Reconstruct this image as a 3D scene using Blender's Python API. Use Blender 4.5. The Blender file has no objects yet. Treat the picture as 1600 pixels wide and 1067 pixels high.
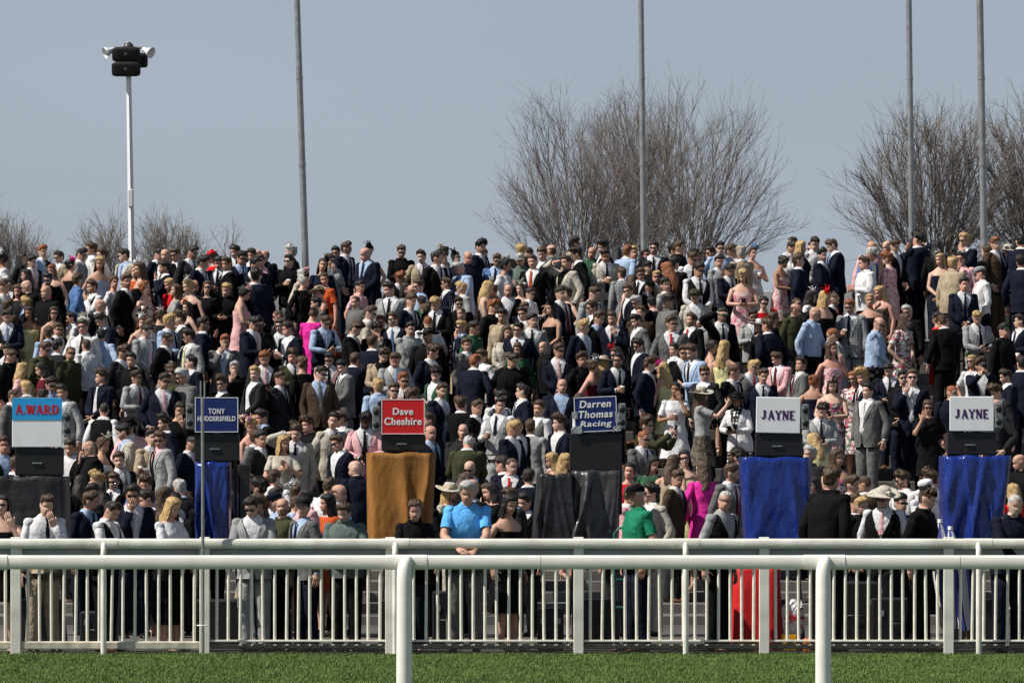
import bpy, math, random
import numpy as np
from mathutils import Vector, Matrix
R = math.radians
random.seed(7); RNG = np.random.RandomState(11)
scene = bpy.context.scene
C = scene.collection

# ------------------------------------------------------------------ camera, sky, sun
FPX, CAMH, HORY = 7500.0, 1.63, 778.0       # focal length in photo pixels (1600 wide), eye height, horizon row
cam = bpy.data.cameras.new('camera'); cam_o = bpy.data.objects.new('camera', cam); C.objects.link(cam_o)
cam.sensor_width = 36; cam.lens = FPX / 1600 * 36
cam.shift_y = (HORY - 533.5) / 1600
cam.clip_start = 0.5; cam.clip_end = 3000
cam_o.location = (0, 0, CAMH); cam_o.rotation_euler = (R(90), 0, 0)
scene.camera = cam_o

SUN_AZ, SUN_EL = 72.0, 51.0      # degrees to the left of straight behind the camera, elevation
to_sun = Vector((-math.sin(R(SUN_AZ)) * math.cos(R(SUN_EL)), -math.cos(R(SUN_AZ)) * math.cos(R(SUN_EL)), math.sin(R(SUN_EL))))
sun = bpy.data.lights.new('sun', 'SUN'); sun.energy = 5.0; sun.angle = R(0.53); sun.color = (1.0, 0.94, 0.85)
sun_o = bpy.data.objects.new('sun', sun); C.objects.link(sun_o)
sun_o.rotation_euler = to_sun.to_track_quat('Z', 'Y').to_euler(); sun_o.location = (-30, -20, 40)

world = bpy.data.worlds.new('World'); scene.world = world; world.use_nodes = True
nt = world.node_tree; nt.nodes.clear()
wo = nt.nodes.new('ShaderNodeOutputWorld'); bg = nt.nodes.new('ShaderNodeBackground')
sky = nt.nodes.new('ShaderNodeTexSky'); sky.sky_type = 'NISHITA'; sky.sun_disc = False
sky.sun_elevation = R(SUN_EL); sky.sun_rotation = math.atan2(to_sun.x, to_sun.y)
sky.air_density = 1.0; sky.dust_density = 0.6; sky.ozone_density = 2.0
tc = nt.nodes.new('ShaderNodeTexCoord'); mp = nt.nodes.new('ShaderNodeMapping'); mp.inputs['Scale'].default_value = (1, 1, 3.0)
nz = nt.nodes.new('ShaderNodeTexNoise'); nz.inputs['Scale'].default_value = 7; nz.inputs['Detail'].default_value = 3
rp = nt.nodes.new('ShaderNodeValToRGB'); rp.color_ramp.elements[0].position = .35; rp.color_ramp.elements[1].position = .75
rp.color_ramp.elements[0].color = (.66, .66, .66, 1); rp.color_ramp.elements[1].color = (.90, .90, .90, 1)
mx = nt.nodes.new('ShaderNodeMix'); mx.data_type = 'RGBA'     # thin grey-blue veil of high cloud over the clear sky
nt.links.new(tc.outputs['Generated'], mp.inputs['Vector']); nt.links.new(mp.outputs[0], nz.inputs['Vector'])
sep = nt.nodes.new('ShaderNodeSeparateXYZ'); nt.links.new(tc.outputs['Generated'], sep.inputs[0])
hz = nt.nodes.new('ShaderNodeMapRange'); hz.interpolation_type = 'SMOOTHERSTEP'; hz.inputs['From Min'].default_value = 0; hz.inputs['From Max'].default_value = 1.0
hz.inputs['To Min'].default_value = 1.15; hz.inputs['To Max'].default_value = .0; nt.links.new(sep.outputs['Z'], hz.inputs['Value'])   # haze is thickest at the horizon, as on any clear day
hm = nt.nodes.new('ShaderNodeMath'); hm.operation = 'MULTIPLY'; hm.use_clamp = True; nt.links.new(rp.outputs['Color'], hm.inputs[0]); nt.links.new(hz.outputs[0], hm.inputs[1])
nt.links.new(nz.outputs['Fac'], rp.inputs['Fac']); nt.links.new(hm.outputs[0], mx.inputs['Factor'])
nt.links.new(sky.outputs['Color'], mx.inputs['A']); mx.inputs['B'].default_value = (6.0, 6.85, 8.1, 1)
bg.inputs['Strength'].default_value = 0.050
nt.links.new(mx.outputs['Result'], bg.inputs['Color']); nt.links.new(bg.outputs[0], wo.inputs['Surface'])
scene.view_settings.view_transform = 'Standard'; scene.view_settings.look = 'None'
scene.view_settings.exposure = 0.40; scene.view_settings.gamma = 1.0
scene.render.engine = 'CYCLES'

# ------------------------------------------------------------------ helpers
def px2x(px, D): return (px - 800.0) / FPX * D
def px2z(py, D): return CAMH + (HORY - py) / FPX * D

def tag(o, label=None, cat=None, group=None, kind=None):
    if label: o['label'] = label
    if cat: o['category'] = cat
    if group: o['group'] = group
    if kind: o['kind'] = kind
    return o
def empty(name, loc, rz=0):
    o = bpy.data.objects.new(name, None); C.objects.link(o); o.location = loc; o.rotation_euler = (0, 0, rz)
    o.empty_display_size = .1
    return o

class MB:
    """collects vertices, quads and triangles with a material index; builds one mesh"""
    def __init__(s): s.V = []; s.n = 0; s.Q = []; s.QM = []; s.T = []; s.TM = []
    def add(s, V, Q=None, T=None, m=0, qm=None):
        V = np.asarray(V, float).reshape(-1, 3); off = s.n; s.V.append(V); s.n += len(V)
        if Q is not None and len(Q):
            Q = np.asarray(Q, int).reshape(-1, 4) + off; s.Q.append(Q)
            s.QM.append(np.full(len(Q), m, int) if qm is None else np.asarray(qm, int))
        if T is not None and len(T):
            T = np.asarray(T, int).reshape(-1, 3) + off; s.T.append(T); s.TM.append(np.full(len(T), m, int))
        return off
    def verts(s): return np.concatenate(s.V) if s.V else np.zeros((0, 3))
    def setverts(s, V): s.V = [V]
    def quads(s, Q, m=0):
        Q = np.asarray(Q, int).reshape(-1, 4); s.Q.append(Q); s.QM.append(np.full(len(Q), m, int))
    def join(s, o, V=None, mmap=None):
        V = o.verts() if V is None else V; off = s.n; s.V.append(V); s.n += len(V)
        f = (lambda a: a) if mmap is None else (lambda a: np.asarray(mmap)[a])
        for q, m in zip(o.Q, o.QM): s.Q.append(q + off); s.QM.append(f(m))
        for q, m in zip(o.T, o.TM): s.T.append(q + off); s.TM.append(f(m))
    def mesh(s, name, mats, smooth=True):
        V = s.verts(); me = bpy.data.meshes.new(name)
        Q = np.concatenate(s.Q) if s.Q else np.zeros((0, 4), int); T = np.concatenate(s.T) if s.T else np.zeros((0, 3), int)
        QM = np.concatenate(s.QM) if s.QM else np.zeros(0, int); TM = np.concatenate(s.TM) if s.TM else np.zeros(0, int)
        me.vertices.add(len(V)); me.vertices.foreach_set('co', V.astype(np.float32).ravel())
        me.loops.add(Q.size + T.size); me.loops.foreach_set('vertex_index', np.concatenate([Q.ravel(), T.ravel()]).astype(np.int32))
        me.polygons.add(len(Q) + len(T))
        me.polygons.foreach_set('loop_start', np.concatenate([np.arange(len(Q)) * 4, Q.size + np.arange(len(T)) * 3]).astype(np.int32))
        for m in mats: me.materials.append(m)
        me.polygons.foreach_set('material_index', np.concatenate([QM, TM]).astype(np.int32))
        me.polygons.foreach_set('use_smooth', np.full(len(Q) + len(T), bool(smooth)))
        me.update(calc_edges=True)
        return me
    def build(s, name, mats, parent=None, smooth=True, loc=(0, 0, 0)):
        if not isinstance(mats, (list, tuple)): mats = [mats]
        o = bpy.data.objects.new(name, s.mesh(name, mats, smooth)); C.objects.link(o); o.parent = parent; o.location = loc
        return o
    # ---- shapes
    def box(s, c, d, m=0, rz=0, ry=0, bev=0):
        x, y, z = [v / 2 for v in d]
        if bev:
            b = bev; pts = []
            for zz, k in ((-z, b), (-z + b, 0), (z - b, 0), (z, b)):
                X, Y = x - k, y - k
                pts.append([(-X + b, -Y, zz), (X - b, -Y, zz), (X, -Y + b, zz), (X, Y - b, zz), (X - b, Y, zz), (-X + b, Y, zz), (-X, Y - b, zz), (-X, -Y + b, zz)])
            V = np.array(pts); q = loftq(4, 8); V = V.reshape(-1, 3)
            T = []; Qe = [(0, 3, 2, 1), (0, 5, 4, 3)]; Qe = [(0, 7, 6, 5), (0, 5, 4, 3), (0, 3, 2, 1), (24, 25, 26, 27), (24, 27, 28, 29), (24, 29, 30, 31)]
            Qa = np.concatenate([q, np.array(Qe)])
        else:
            V = np.array([(-x, -y, -z), (x, -y, -z), (x, y, -z), (-x, y, -z), (-x, -y, z), (x, -y, z), (x, y, z), (-x, y, z)])
            Qa = np.array([(0, 3, 2, 1), (4, 5, 6, 7), (0, 1, 5, 4), (1, 2, 6, 5), (2, 3, 7, 6), (3, 0, 4, 7)])
        if ry:
            cc, ss = math.cos(ry), math.sin(ry); V = np.stack([V[:, 0] * cc + V[:, 2] * ss, V[:, 1], -V[:, 0] * ss + V[:, 2] * cc], 1)
        if rz:
            cc, ss = math.cos(rz), math.sin(rz); V = np.stack([V[:, 0] * cc - V[:, 1] * ss, V[:, 0] * ss + V[:, 1] * cc, V[:, 2]], 1)
        s.add(V + np.array(c), Qa, m=m); return s
    def tube(s, pts, rad, n=8, m=0, caps=True, flat=None):
        rings = tube_rings(np.array(pts, float), rad, n, flat); k = len(rings)
        o = s.add(rings.reshape(-1, 3), loftq(k, n), m=m)
        if caps:
            for r in (0, k - 1):
                c = s.add([rings[r].mean(0)]); e = s.add(rings[r])
                T = [(c, e + (j + 1) % n, e + j) if r == 0 else (c, e + j, e + (j + 1) % n) for j in range(n)]
                s.T.append(np.array(T)); s.TM.append(np.full(n, m, int))
        return s
    def lathe(s, prof, n=16, m=0, c=(0, 0, 0), qm=None):
        th = np.arange(n) * 2 * math.pi / n
        V = np.array([[(r * math.cos(t), r * math.sin(t), z) for t in th] for r, z in prof]) + np.array(c)
        s.add(V.reshape(-1, 3), loftq(len(prof), n), m=m); return s

_lq = {}
def loftq(k, n, closed=True):
    key = (k, n, closed)
    if key not in _lq:
        i = np.arange(k - 1)[:, None] * n; j = np.arange(n if closed else n - 1)[None, :]; j2 = (j + 1) % n
        _lq[key] = np.stack([i + j, i + j2, i + n + j2, i + n + j], -1).reshape(-1, 4)
    return _lq[key]
def nrm(v): return v / (np.linalg.norm(v, axis=-1, keepdims=True) + 1e-9)
def tube_rings(P, rad, n, flat=None, ref=None):
    k = len(P); rad = np.full(k, rad, float) if np.isscalar(rad) else np.asarray(rad, float)
    t = nrm(np.gradient(P, axis=0)); u = None; out = []
    th = np.arange(n) * 2 * math.pi / n; c, s_ = np.cos(th)[:, None], np.sin(th)[:, None]
    for i in range(k):
        if u is None:
            r0 = np.array([0, 1, 0.]) if ref is None else ref
            if abs(t[i] @ r0) > .95: r0 = np.array([1., 0, 0])
            u = r0 - t[i] * (t[i] @ r0)
        else: u = u - t[i] * (t[i] @ u)
        u = u / (np.linalg.norm(u) + 1e-9); w = np.cross(t[i], u)
        out.append(P[i] + rad[i] * (c * u * (1 if flat is None else flat) + s_ * w))
    return np.array(out)
def sstep(a, b, x):
    t = np.clip((np.asarray(x, float) - a) / (b - a), 0, 1); return t * t * (3 - 2 * t)

# ------------------------------------------------------------------ materials
MATS = {}
def mat(name, col, rough=.7, var=.12, vscale=20, bump=0, bscale=40, metal=0, spec=.4, kind=None, col2=None, pscale=30, bdist=.02, stretch=None, coat=0):
    if name in MATS: return MATS[name]
    m = bpy.data.materials.new(name); m.use_nodes = True; t = m.node_tree; b = t.nodes['Principled BSDF']
    b.inputs['Roughness'].default_value = rough; b.inputs['Metallic'].default_value = metal
    b.inputs['Specular IOR Level'].default_value = spec; b.inputs['Coat Weight'].default_value = coat
    c = tuple(col) + (1,); tcn = t.nodes.new('ShaderNodeTexCoord')
    vec = tcn.outputs['Object']
    if stretch:
        mpn = t.nodes.new('ShaderNodeMapping'); mpn.inputs['Scale'].default_value = stretch; t.links.new(vec, mpn.inputs['Vector']); vec = mpn.outputs[0]
    n1 = t.nodes.new('ShaderNodeTexNoise'); n1.inputs['Scale'].default_value = vscale; n1.inputs['Detail'].default_value = 4
    t.links.new(vec, n1.inputs['Vector'])
    mr = t.nodes.new('ShaderNodeMapRange'); mr.inputs['From Min'].default_value = .3; mr.inputs['From Max'].default_value = .7
    mr.inputs['To Min'].default_value = 1 - var; mr.inputs['To Max'].default_value = 1 + var; t.links.new(n1.outputs['Fac'], mr.inputs['Value'])
    mul = t.nodes.new('ShaderNodeMix'); mul.data_type = 'RGBA'; mul.blend_type = 'MULTIPLY'; mul.inputs['Factor'].default_value = 1
    src = None
    if kind in ('floral', 'camo'):
        v = t.nodes.new('ShaderNodeTexVoronoi'); v.inputs['Scale'].default_value = pscale; t.links.new(vec, v.inputs['Vector'])
        r = t.nodes.new('ShaderNodeValToRGB'); r.color_ramp.interpolation = 'CONSTANT'
        r.color_ramp.elements[0].position = 0; r.color_ramp.elements[0].color = c
        e = r.color_ramp.elements[1]; e.position = .45; e.color = tuple(col2[0]) + (1,)
        for k, cc in enumerate(col2[1:]): e = r.color_ramp.elements.new(.62 + .16 * k); e.color = tuple(cc) + (1,)
        sp = t.nodes.new('ShaderNodeSeparateColor'); t.links.new(v.outputs['Color'], sp.inputs[0]); t.links.new(sp.outputs[0], r.inputs['Fac']); src = r.outputs['Color']
    elif kind == 'dots':
        v = t.nodes.new('ShaderNodeTexVoronoi'); v.inputs['Scale'].default_value = pscale; v.inputs['Randomness'].default_value = .15; t.links.new(vec, v.inputs['Vector'])
        r = t.nodes.new('ShaderNodeValToRGB'); r.color_ramp.interpolation = 'CONSTANT'
        r.color_ramp.elements[0].color = tuple(col2[0]) + (1,); r.color_ramp.elements[1].position = .36; r.color_ramp.elements[1].color = c
        t.links.new(v.outputs['Distance'], r.inputs['Fac']); src = r.outputs['Color']
    elif kind == 'check':
        outs = []
        for ax in ('X', 'Z'):
            w = t.nodes.new('ShaderNodeTexWave'); w.bands_direction = ax; w.inputs['Scale'].default_value = pscale; t.links.new(vec, w.inputs['Vector']); outs.append(w)
        ad = t.nodes.new('ShaderNodeMath'); ad.operation = 'MAXIMUM'; t.links.new(outs[0].outputs['Fac'], ad.inputs[0]); t.links.new(outs[1].outputs['Fac'], ad.inputs[1])
        r = t.nodes.new('ShaderNodeValToRGB'); r.color_ramp.elements[0].position = .75; r.color_ramp.elements[0].color = c; r.color_ramp.elements[1].color = tuple(col2[0]) + (1,)
        t.links.new(ad.outputs[0], r.inputs['Fac']); src = r.outputs['Color']
    if src is None: mul.inputs['A'].default_value = c
    else: t.links.new(src, mul.inputs['A'])
    cmb = t.nodes.new('ShaderNodeCombineColor')
    for k in range(3): t.links.new(mr.outputs[0], cmb.inputs[k])
    t.links.new(cmb.outputs[0], mul.inputs['B']); t.links.new(mul.outputs['Result'], b.inputs['Base Color'])
    if bump:
        n2 = t.nodes.new('ShaderNodeTexNoise'); n2.inputs['Scale'].default_value = bscale; n2.inputs['Detail'].default_value = 5; t.links.new(vec, n2.inputs['Vector'])
        bp = t.nodes.new('ShaderNodeBump'); bp.inputs['Strength'].default_value = bump; bp.inputs['Distance'].default_value = bdist
        t.links.new(n2.outputs['Fac'], bp.inputs['Height']); t.links.new(bp.outputs[0], b.inputs['Normal'])
    MATS[name] = m; return m

COL = dict(k=(.0045, .0045, .005), n=(.0065, .0085, .019), b=(.07, .14, .30), B=(.29, .38, .53), c=(.017, .018, .020), g=(.115, .115, .113), G=(.26, .27, .27),
           w=(.58, .58, .595), W=(.41, .38, .32), t=(.32, .26, .18), o=(.042, .044, .022), v=(.028, .085, .045), r=(.50, .012, .015), p=(.62, .36, .37),
           P=(.62, .03, .28), m=(.24, .16, .25), u=(.055, .036, .024), y=(.65, .47, .08), l=(.60, .58, .30), O=(.40, .07, .02), e=(.09, .008, .016), a=(.10, .13, .12),
           A=(.10, .36, .74), E=(.012, .16, .085))
CN = dict(k='black', n='navy', b='mid-blue', B='light blue', c='charcoal', g='grey', G='pale grey', w='white', W='cream', t='tan', o='olive', v='dark green', r='red', p='pink',
          P='hot pink', m='mauve', u='brown', y='yellow', l='lemon', O='orange', e='maroon', a='grey-green', A='bright blue', E='emerald green', q='grey check', f='floral', F='pink floral', z='black polka-dot', j='brown patterned')
def fabric(c):
    if c == 'q': return mat('fabric_check', (.15, .16, .165), .9, .1, 25, .5, 22, kind='check', col2=[(.27, .28, .29)], pscale=7)
    if c == 'f': return mat('fabric_floral', (.55, .5, .48), .8, .1, 25, .4, 22, kind='floral', col2=[(.45, .08, .12), (.12, .06, .12), (.10, .16, .08)], pscale=28)
    if c == 'F': return mat('fabric_pink_floral', (.62, .36, .38), .8, .1, 25, .4, 22, kind='floral', col2=[(.72, .6, .6), (.5, .12, .2), (.62, .45, .4)], pscale=30)
    if c == 'z': return mat('fabric_dots', (.007, .007, .007), .8, .05, 25, .3, 20, kind='dots', col2=[(.75, .75, .75)], pscale=17)
    if c == 'j': return mat('fabric_patterned', (.05, .042, .03), .9, .1, 25, .4, 22, kind='camo', col2=[(.12, .10, .07), (.03, .03, .03), (.16, .13, .09)], pscale=34)
    return mat('fabric_' + CN[c].replace(' ', '_').replace('-', '_'), COL[c], .88, .2, 11, .9, 9, spec=.10, bdist=.04, stretch=(1, 1, .8))
HCOL = dict(k=(.006, .005, .005), d=(.018, .011, .007), n=(.062, .034, .018), g=(.22, .07, .022), y=(.42, .28, .12), w=(.40, .39, .37))
def hairm(c): return mat('hair_' + c, HCOL[c], .5, .4, 60, .9, 70, spec=.4, stretch=(1, 1, .25))
SKIN = [(.47, .28, .205), (.51, .32, .245), (.44, .25, .178), (.38, .21, .142), (.28, .145, .085), (.068, .033, .02), (.49, .255, .195)]
def skinm(i): return mat('skin_%d' % i, SKIN[i], .55, .12, 25, .15, 60, spec=.35)
M_EYE = mat('eye', (.09, .055, .042), .3); M_GLASS = mat('sunglass_lens', (.006, .006, .007), .12, spec=.6)
M_SHOE = mat('shoe_black', (.01, .009, .009), .3); M_SHOEB = mat('shoe_tan_leather', (.12, .04, .015), .35)
M_LIP = mat('lips', (.36, .11, .10), .5)
M_RAIL = mat('rail_plastic', (.76, .745, .68), .42, .07, 6, .12, 120, spec=.4)
M_RAIL2 = mat('rail_weathered_plastic', (.70, .685, .61), .5, .22, 3.5, .2, 80, spec=.4)
M_STEEL = mat('galvanised_steel', (.30, .31, .31), .45, .2, 9, .15, 60, metal=.6)
M_BLACK = mat('black_plastic', (.008, .008, .009), .45, .2, 30, .2, 70)
M_DGREY = mat('dark_grey_metal', (.05, .05, .055), .4, .2, 20)

# ------------------------------------------------------------------ ground, terrace
FLAT_END = 61.5
STEPS = []          # (D0, D1, height)
d, g = FLAT_END, 0.0
for k in range(13): g += .13; STEPS.append((d, d + .95, g)); d += .95
for k in range(13): g += .20; STEPS.append((d, d + .62, g)); d += .62
TOP_D, TOP_G = d, g
STEPS.append((TOP_D, TOP_D + 3.2, TOP_G + .0))
def ground_at(D):
    if D < STEPS[0][0]: return 0.0
    for a, b, h in STEPS:
        if a <= D < b: return h
    return TOP_G
m_turf = mat('turf_soil', (.035, .062, .016), .95, .35, 5, .6, 60)
gm = MB(); gm.add([(-900, -200, 0), (900, -200, 0), (900, 1600, 0), (-900, 1600, 0)], [(0, 1, 2, 3)])
tag(gm.build('ground', m_turf), kind='structure')
m_asph = mat('asphalt', (.095, .086, .080), .9, .25, 3, .5, 150)
gm = MB(); gm.box((0, (50.25 + FLAT_END) / 2, .002), (60, FLAT_END - 50.25, .016))
tag(gm.build('tarmac_apron', m_asph), kind='structure')
m_conc = mat('terrace_concrete', (.125, .115, .108), .9, .28, 2.2, .5, 90)
terr = empty('terrace', (0, FLAT_END, 0)); tag(terr, kind='structure')
for a, b, h in STEPS:
    s_ = MB(); dep = (b - a) if b < TOP_D + 1 else 120
    s_.box((0, a + dep / 2 - FLAT_END, h / 2), (60, dep - .003, h), bev=.012)
    s_.build('step', m_conc, terr, smooth=False)

# ------------------------------------------------------------------ grass
def make_grass():
    n = 300000; rs = np.random.RandomState(3)
    y = 39.0 + 11.35 * rs.rand(n) ** .9; x = (rs.rand(n) - .5) * 2 * (y * .1067 + 1.2)
    clump = np.sin(x * 3.1 + np.sin(y * 2.3) * 2) * np.sin(y * 2.7 + x) * .5 + .5
    h = (.012 + .017 * rs.rand(n) + .022 * clump * rs.rand(n)); w = .0016 + .0022 * rs.rand(n)
    a = rs.rand(n) * 6.283; ln = .55 * rs.rand(n) + .1; la = rs.rand(n) * 6.283
    bx, by = np.cos(a) * w, np.sin(a) * w; lx, ly = np.cos(la) * ln * h + .3 * h, np.sin(la) * ln * h
    z0 = np.full(n, -.004)
    V = np.stack([np.stack([x - bx, y - by, z0], 1), np.stack([x + bx, y + by, z0], 1),
                  np.stack([x + bx * .8 + lx * .4, y + by * .8 + ly * .4, h * .6], 1), np.stack([x - bx * .8 + lx * .4, y - by * .8 + ly * .4, h * .6], 1),
                  np.stack([x + lx, y + ly, h], 1)], 1).reshape(-1, 3)
    i = np.arange(n) * 5
    mb = MB(); sel = rs.choice(3, n, p=[.5, .30, .20])
    mb.V.append(V); mb.n = len(V)
    mb.Q.append(np.stack([i, i + 1, i + 2, i + 3], 1)); mb.QM.append(sel)
    mb.T.append(np.stack([i + 3, i + 2, i + 4], 1)); mb.TM.append(sel)
    gs = [mat('grass_mid', (.085, .145, .022), .7, .45, 2.2), mat('grass_deep', (.060, .112, .017), .7, .4, 1.6), mat('grass_pale', (.15, .205, .045), .7, .5, 1.9)]
    tag(mb.build('grass', gs, smooth=False), 'short green racecourse turf between the two white rails', 'grass', kind='stuff')
make_grass()

# ------------------------------------------------------------------ rails and barrier
def rail_profile(x0, x1, y, z, hh, dd, mb, n=14, m=0):
    """rounded D-shaped rail running along x"""
    th = np.arange(n) * 2 * math.pi / n
    yy = np.sign(np.cos(th)) * np.abs(np.cos(th)) ** .6 * dd / 2; zz = np.sign(np.sin(th)) * np.abs(np.sin(th)) ** .6 * hh / 2
    V = np.array([[(x, y + yy[j], z + zz[j]) for j in range(n)] for x in (x0, x1)]).reshape(-1, 3)
    mb.add(V, loftq(2, n)); a = mb.n - 2 * n
    c0 = mb.add([(x0, y, z)]); c1 = mb.add([(x1, y, z)]); a = mb.add(V)
    mb.T.append(np.array([(c0, a + (j + 1) % n, a + j) for j in range(n)] + [(c1, a + n + j, a + n + (j + 1) % n) for j in range(n)])); mb.TM.append(np.zeros(2 * n, int))

DF = 36.4
zr = px2z(878, DF)
fr = empty('running_rail', (0, DF, 0)); tag(fr, 'cream plastic running rail on stout posts across the turf, in front of the barred barrier', 'rail')
fposts = [px2x(p, DF) for p in (-23, 632, 1285, 1938)]
joints = [-6.2] + [px2x(p, DF) for p in (-2, 845, 1500)] + [6.2]
for a, b in zip(joints[:-1], joints[1:]):
    m_ = MB(); rail_profile(a + .002, b - .002, 0, zr, .107, .07, m_); m_.build('rail', M_RAIL, fr)
for x in fposts:
    m_ = MB(); rail_profile(x - .14, x + .17, 0, zr, .115, .08, m_); m_.build('sleeve', M_RAIL, fr)
    m_ = MB()     # swan-neck post: rises in front of the rail and bends back into the sleeve
    P = [(x, -.10, -.02), (x, -.10, .5), (x, -.10, zr - .13), (x, -.095, zr - .06), (x + .008, -.082, zr - .015), (x + .02, -.06, zr + .012), (x + .03, -.02, zr + .016), (x + .03, .01, zr + .01)]
    m_.tube(P, [.062, .06, .058, .056, .05, .042, .036, .03], 14); m_.build('post', M_RAIL, fr)

DB = 50.0
ztop = px2z(849, DB)
br = empty('barrier_rail', (0, DB, 0)); tag(br, 'long pale handrail on thin round posts along the crowd barrier', 'rail')
rj = [-8] + [px2x(p, DB) for p in (163, 618, 1071, 1528)] + [8]
for a, b in zip(rj[:-1], rj[1:]):
    m_ = MB(); rail_profile(a + .002, b - .002, -.03, ztop, .105, .08, m_); m_.build('rail', M_RAIL2, br)
for p in (163, 618, 1071, 1528):
    x = px2x(p, DB); m_ = MB(); rail_profile(x - .145, x + .145, -.03, ztop, .111, .087, m_); m_.build('sleeve', M_RAIL2, br)
    m_ = MB(); m_.tube([(x - .0, -.10, -.03), (x, -.10, .6), (x, -.10, ztop - .12), (x, -.09, ztop - .06), (x, -.05, ztop)], [.03, .03, .03, .03, .03], 12); m_.build('post', M_RAIL2, br)
M_GB = mat('grey_board', (.33, .36, .37), .5, .1, 4); M_MESH = mat('mesh_wire', (.03, .03, .028), .6); M_RUST = mat('stained_white_steel', (.52, .48, .38), .55, .3, 10, .2, 60)
M_BAR = mat('cream_painted_bar', (.74, .71, .61), .42, .16, 9)
sq = [-271, 25, 320, 610, 904, 1194, 1482, 1775]
where = ['beside the black tarpaulin', 'below the navy board and thin metal pole', 'in front of the mustard cover', 'between the mustard cover and the black leather cover', 'in front of the green tube chair', 'in front of the red cloth and shopping bag', 'by the furled umbrellas']
bar_mesh = None
for i in range(len(sq) - 1):
    xa, xb = px2x(sq[i], DB), px2x(sq[i + 1], DB)
    sec = empty('crowd_barrier', (xa, DB, 0)); tag(sec, 'cream barred crowd barrier section ' + where[i], 'barrier', 'crowd barrier sections'); L = xb - xa
    m_ = MB(); m_.box((0, -.005, .60), (.105, .07, 1.25), bev=.006); m_.build('post', M_RAIL2, sec, smooth=False)
    old = i < 2
    n = 15 if i != 1 else 15; sp = (L - .11) / n
    for k in range(n):
        bx_ = .06 + sp * (k + .5)
        if bar_mesh is None:
            mm = MB(); mm.tube([(0, 0, .14), (0, 0, .55), (0, 0, 1.02)], .0165, 8, caps=False); bar_mesh = mm.mesh('bar', [M_BAR])
        o = bpy.data.objects.new('bar', bar_mesh); C.objects.link(o); o.parent = sec
        o.location = (bx_, .02, 0); o.rotation_euler = (random.gauss(0, .004), random.gauss(0, .008), random.random() * 6)
    if old:
        m_ = MB(); m_.box((L / 2, .0, .098), (L - .108, .05, .085), bev=.012); m_.build('bottom_rail', M_RUST, sec, smooth=False)
    else:
        m_ = MB(); m_.box((L / 2, .0, .145), (L - .108, .04, .022), bev=.004); m_.build('bottom_rail', M_BAR, sec, smooth=False)
        m_ = MB(); m_.box((L / 2, .05, .085), (L - .12, .03, .05), bev=.008); m_.build('back_rail', M_RUST, sec, smooth=False)
        m_ = MB()
        for z in np.arange(.012, .135, .0205): m_.box((L / 2, -.024, z), (L - .11, .004, .006))
        for x in np.arange(.06, L - .06, .0205): m_.box((x, -.028, .068), (.006, .003, .13))
        tag(m_.build('wire_mesh', M_MESH, sec, smooth=False), kind='stuff')
    m_ = MB(); m_.box((L / 2, .0, 1.0), (L - .108, .045, .045), bev=.008); m_.build('top_bar', M_BAR, sec, smooth=False)
    m_ = MB(); m_.box((L / 2, .035, 1.085), (L - .11, .018, .12)); m_.build('board', M_GB, sec, smooth=False)
# low grey wall behind the crowd on the terrace top
w_ = MB(); w_.box((0, TOP_D + 3.05, TOP_G + .5), (60, .1, 1.0), bev=.01)
tag(w_.build('parapet', mat('parapet_paint', (.42, .43, .43), .7, .15, 2), smooth=False), 'low pale grey wall behind the crowd on the terrace top', 'wall')
# ------------------------------------------------------------------ PEOPLE
NT = 24; TH = np.arange(NT) * 2 * math.pi / NT
MT = np.array([  # z, half width, half depth, centre y   (male torso, 1.75 m)
    (.86, .160, .112, .004), (.92, .168, .116, .004), (1.00, .158, .110, 0), (1.08, .150, .106, -.002), (1.18, .160, .112, -.002), (1.28, .172, .117, .0),
    (1.345, .182, .112, .006), (1.41, .176, .094, .012), (1.45, .130, .075, .014), (1.48, .078, .060, .012), (1.497, .058, .055, .008), (1.512, .054, .055, .004)])
FT = np.array([
    (.86, .165, .115, .006), (.92, .172, .118, .006), (1.00, .150, .104, .002), (1.08, .125, .092, 0), (1.18, .136, .102, -.008), (1.27, .150, .122, -.016),
    (1.34, .150, .104, -.002), (1.405, .145, .082, .010), (1.442, .104, .064, .013), (1.475, .058, .050, .012), (1.497, .049, .048, .008), (1.512, .047, .050, .004)])
HEAD = np.array([  # z above chin, half width, front, back
    (.0, .046, .078, .060), (.018, .056, .092, .066), (.035, .062, .095, .072), (.048, .066, .095, .078), (.062, .069, .094, .084), (.078, .071, .094, .090),
    (.092, .072, .092, .094), (.102, .073, .088, .097), (.112, .0735, .087, .098), (.121, .0738, .092, .100), (.129, .074, .095, .101), (.148, .0745, .096, .101), (.168, .0735, .091, .099),
    (.188, .069, .080, .091), (.205, .058, .064, .076), (.218, .040, .042, .053), (.225, .014, .014, .02)])
ZH, HS = 1.512, .885
def hp(th, z):
    """head surface point(s) for angle th (0 = front) and height z over the chin"""
    a = np.interp(z, HEAD[:, 0], HEAD[:, 1]); f = np.interp(z, HEAD[:, 0], HEAD[:, 2]); b = np.interp(z, HEAD[:, 0], HEAD[:, 3])
    cx = np.cos(th); return np.stack([a * np.sign(np.sin(th)) * np.abs(np.sin(th)) ** .9, np.where(cx > 0, -f * np.abs(cx) ** .85, b * np.abs(cx) ** .9), ZH + z + 0 * th], -1)
def hshrink(V): return (V - [0, 0, ZH]) * HS + [0, 0, ZH]
def ring(row, off=0, th=TH, offd=None):
    z, a, b, yc = row; offd = off if offd is None else offd
    s_, c_ = np.sin(th), np.cos(th)
    return np.stack([(a + off) * np.sign(s_) * np.abs(s_) ** .88, -(b + offd) * np.sign(c_) * np.abs(c_) ** .88 + yc, np.full(len(th), z)], -1)
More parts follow.
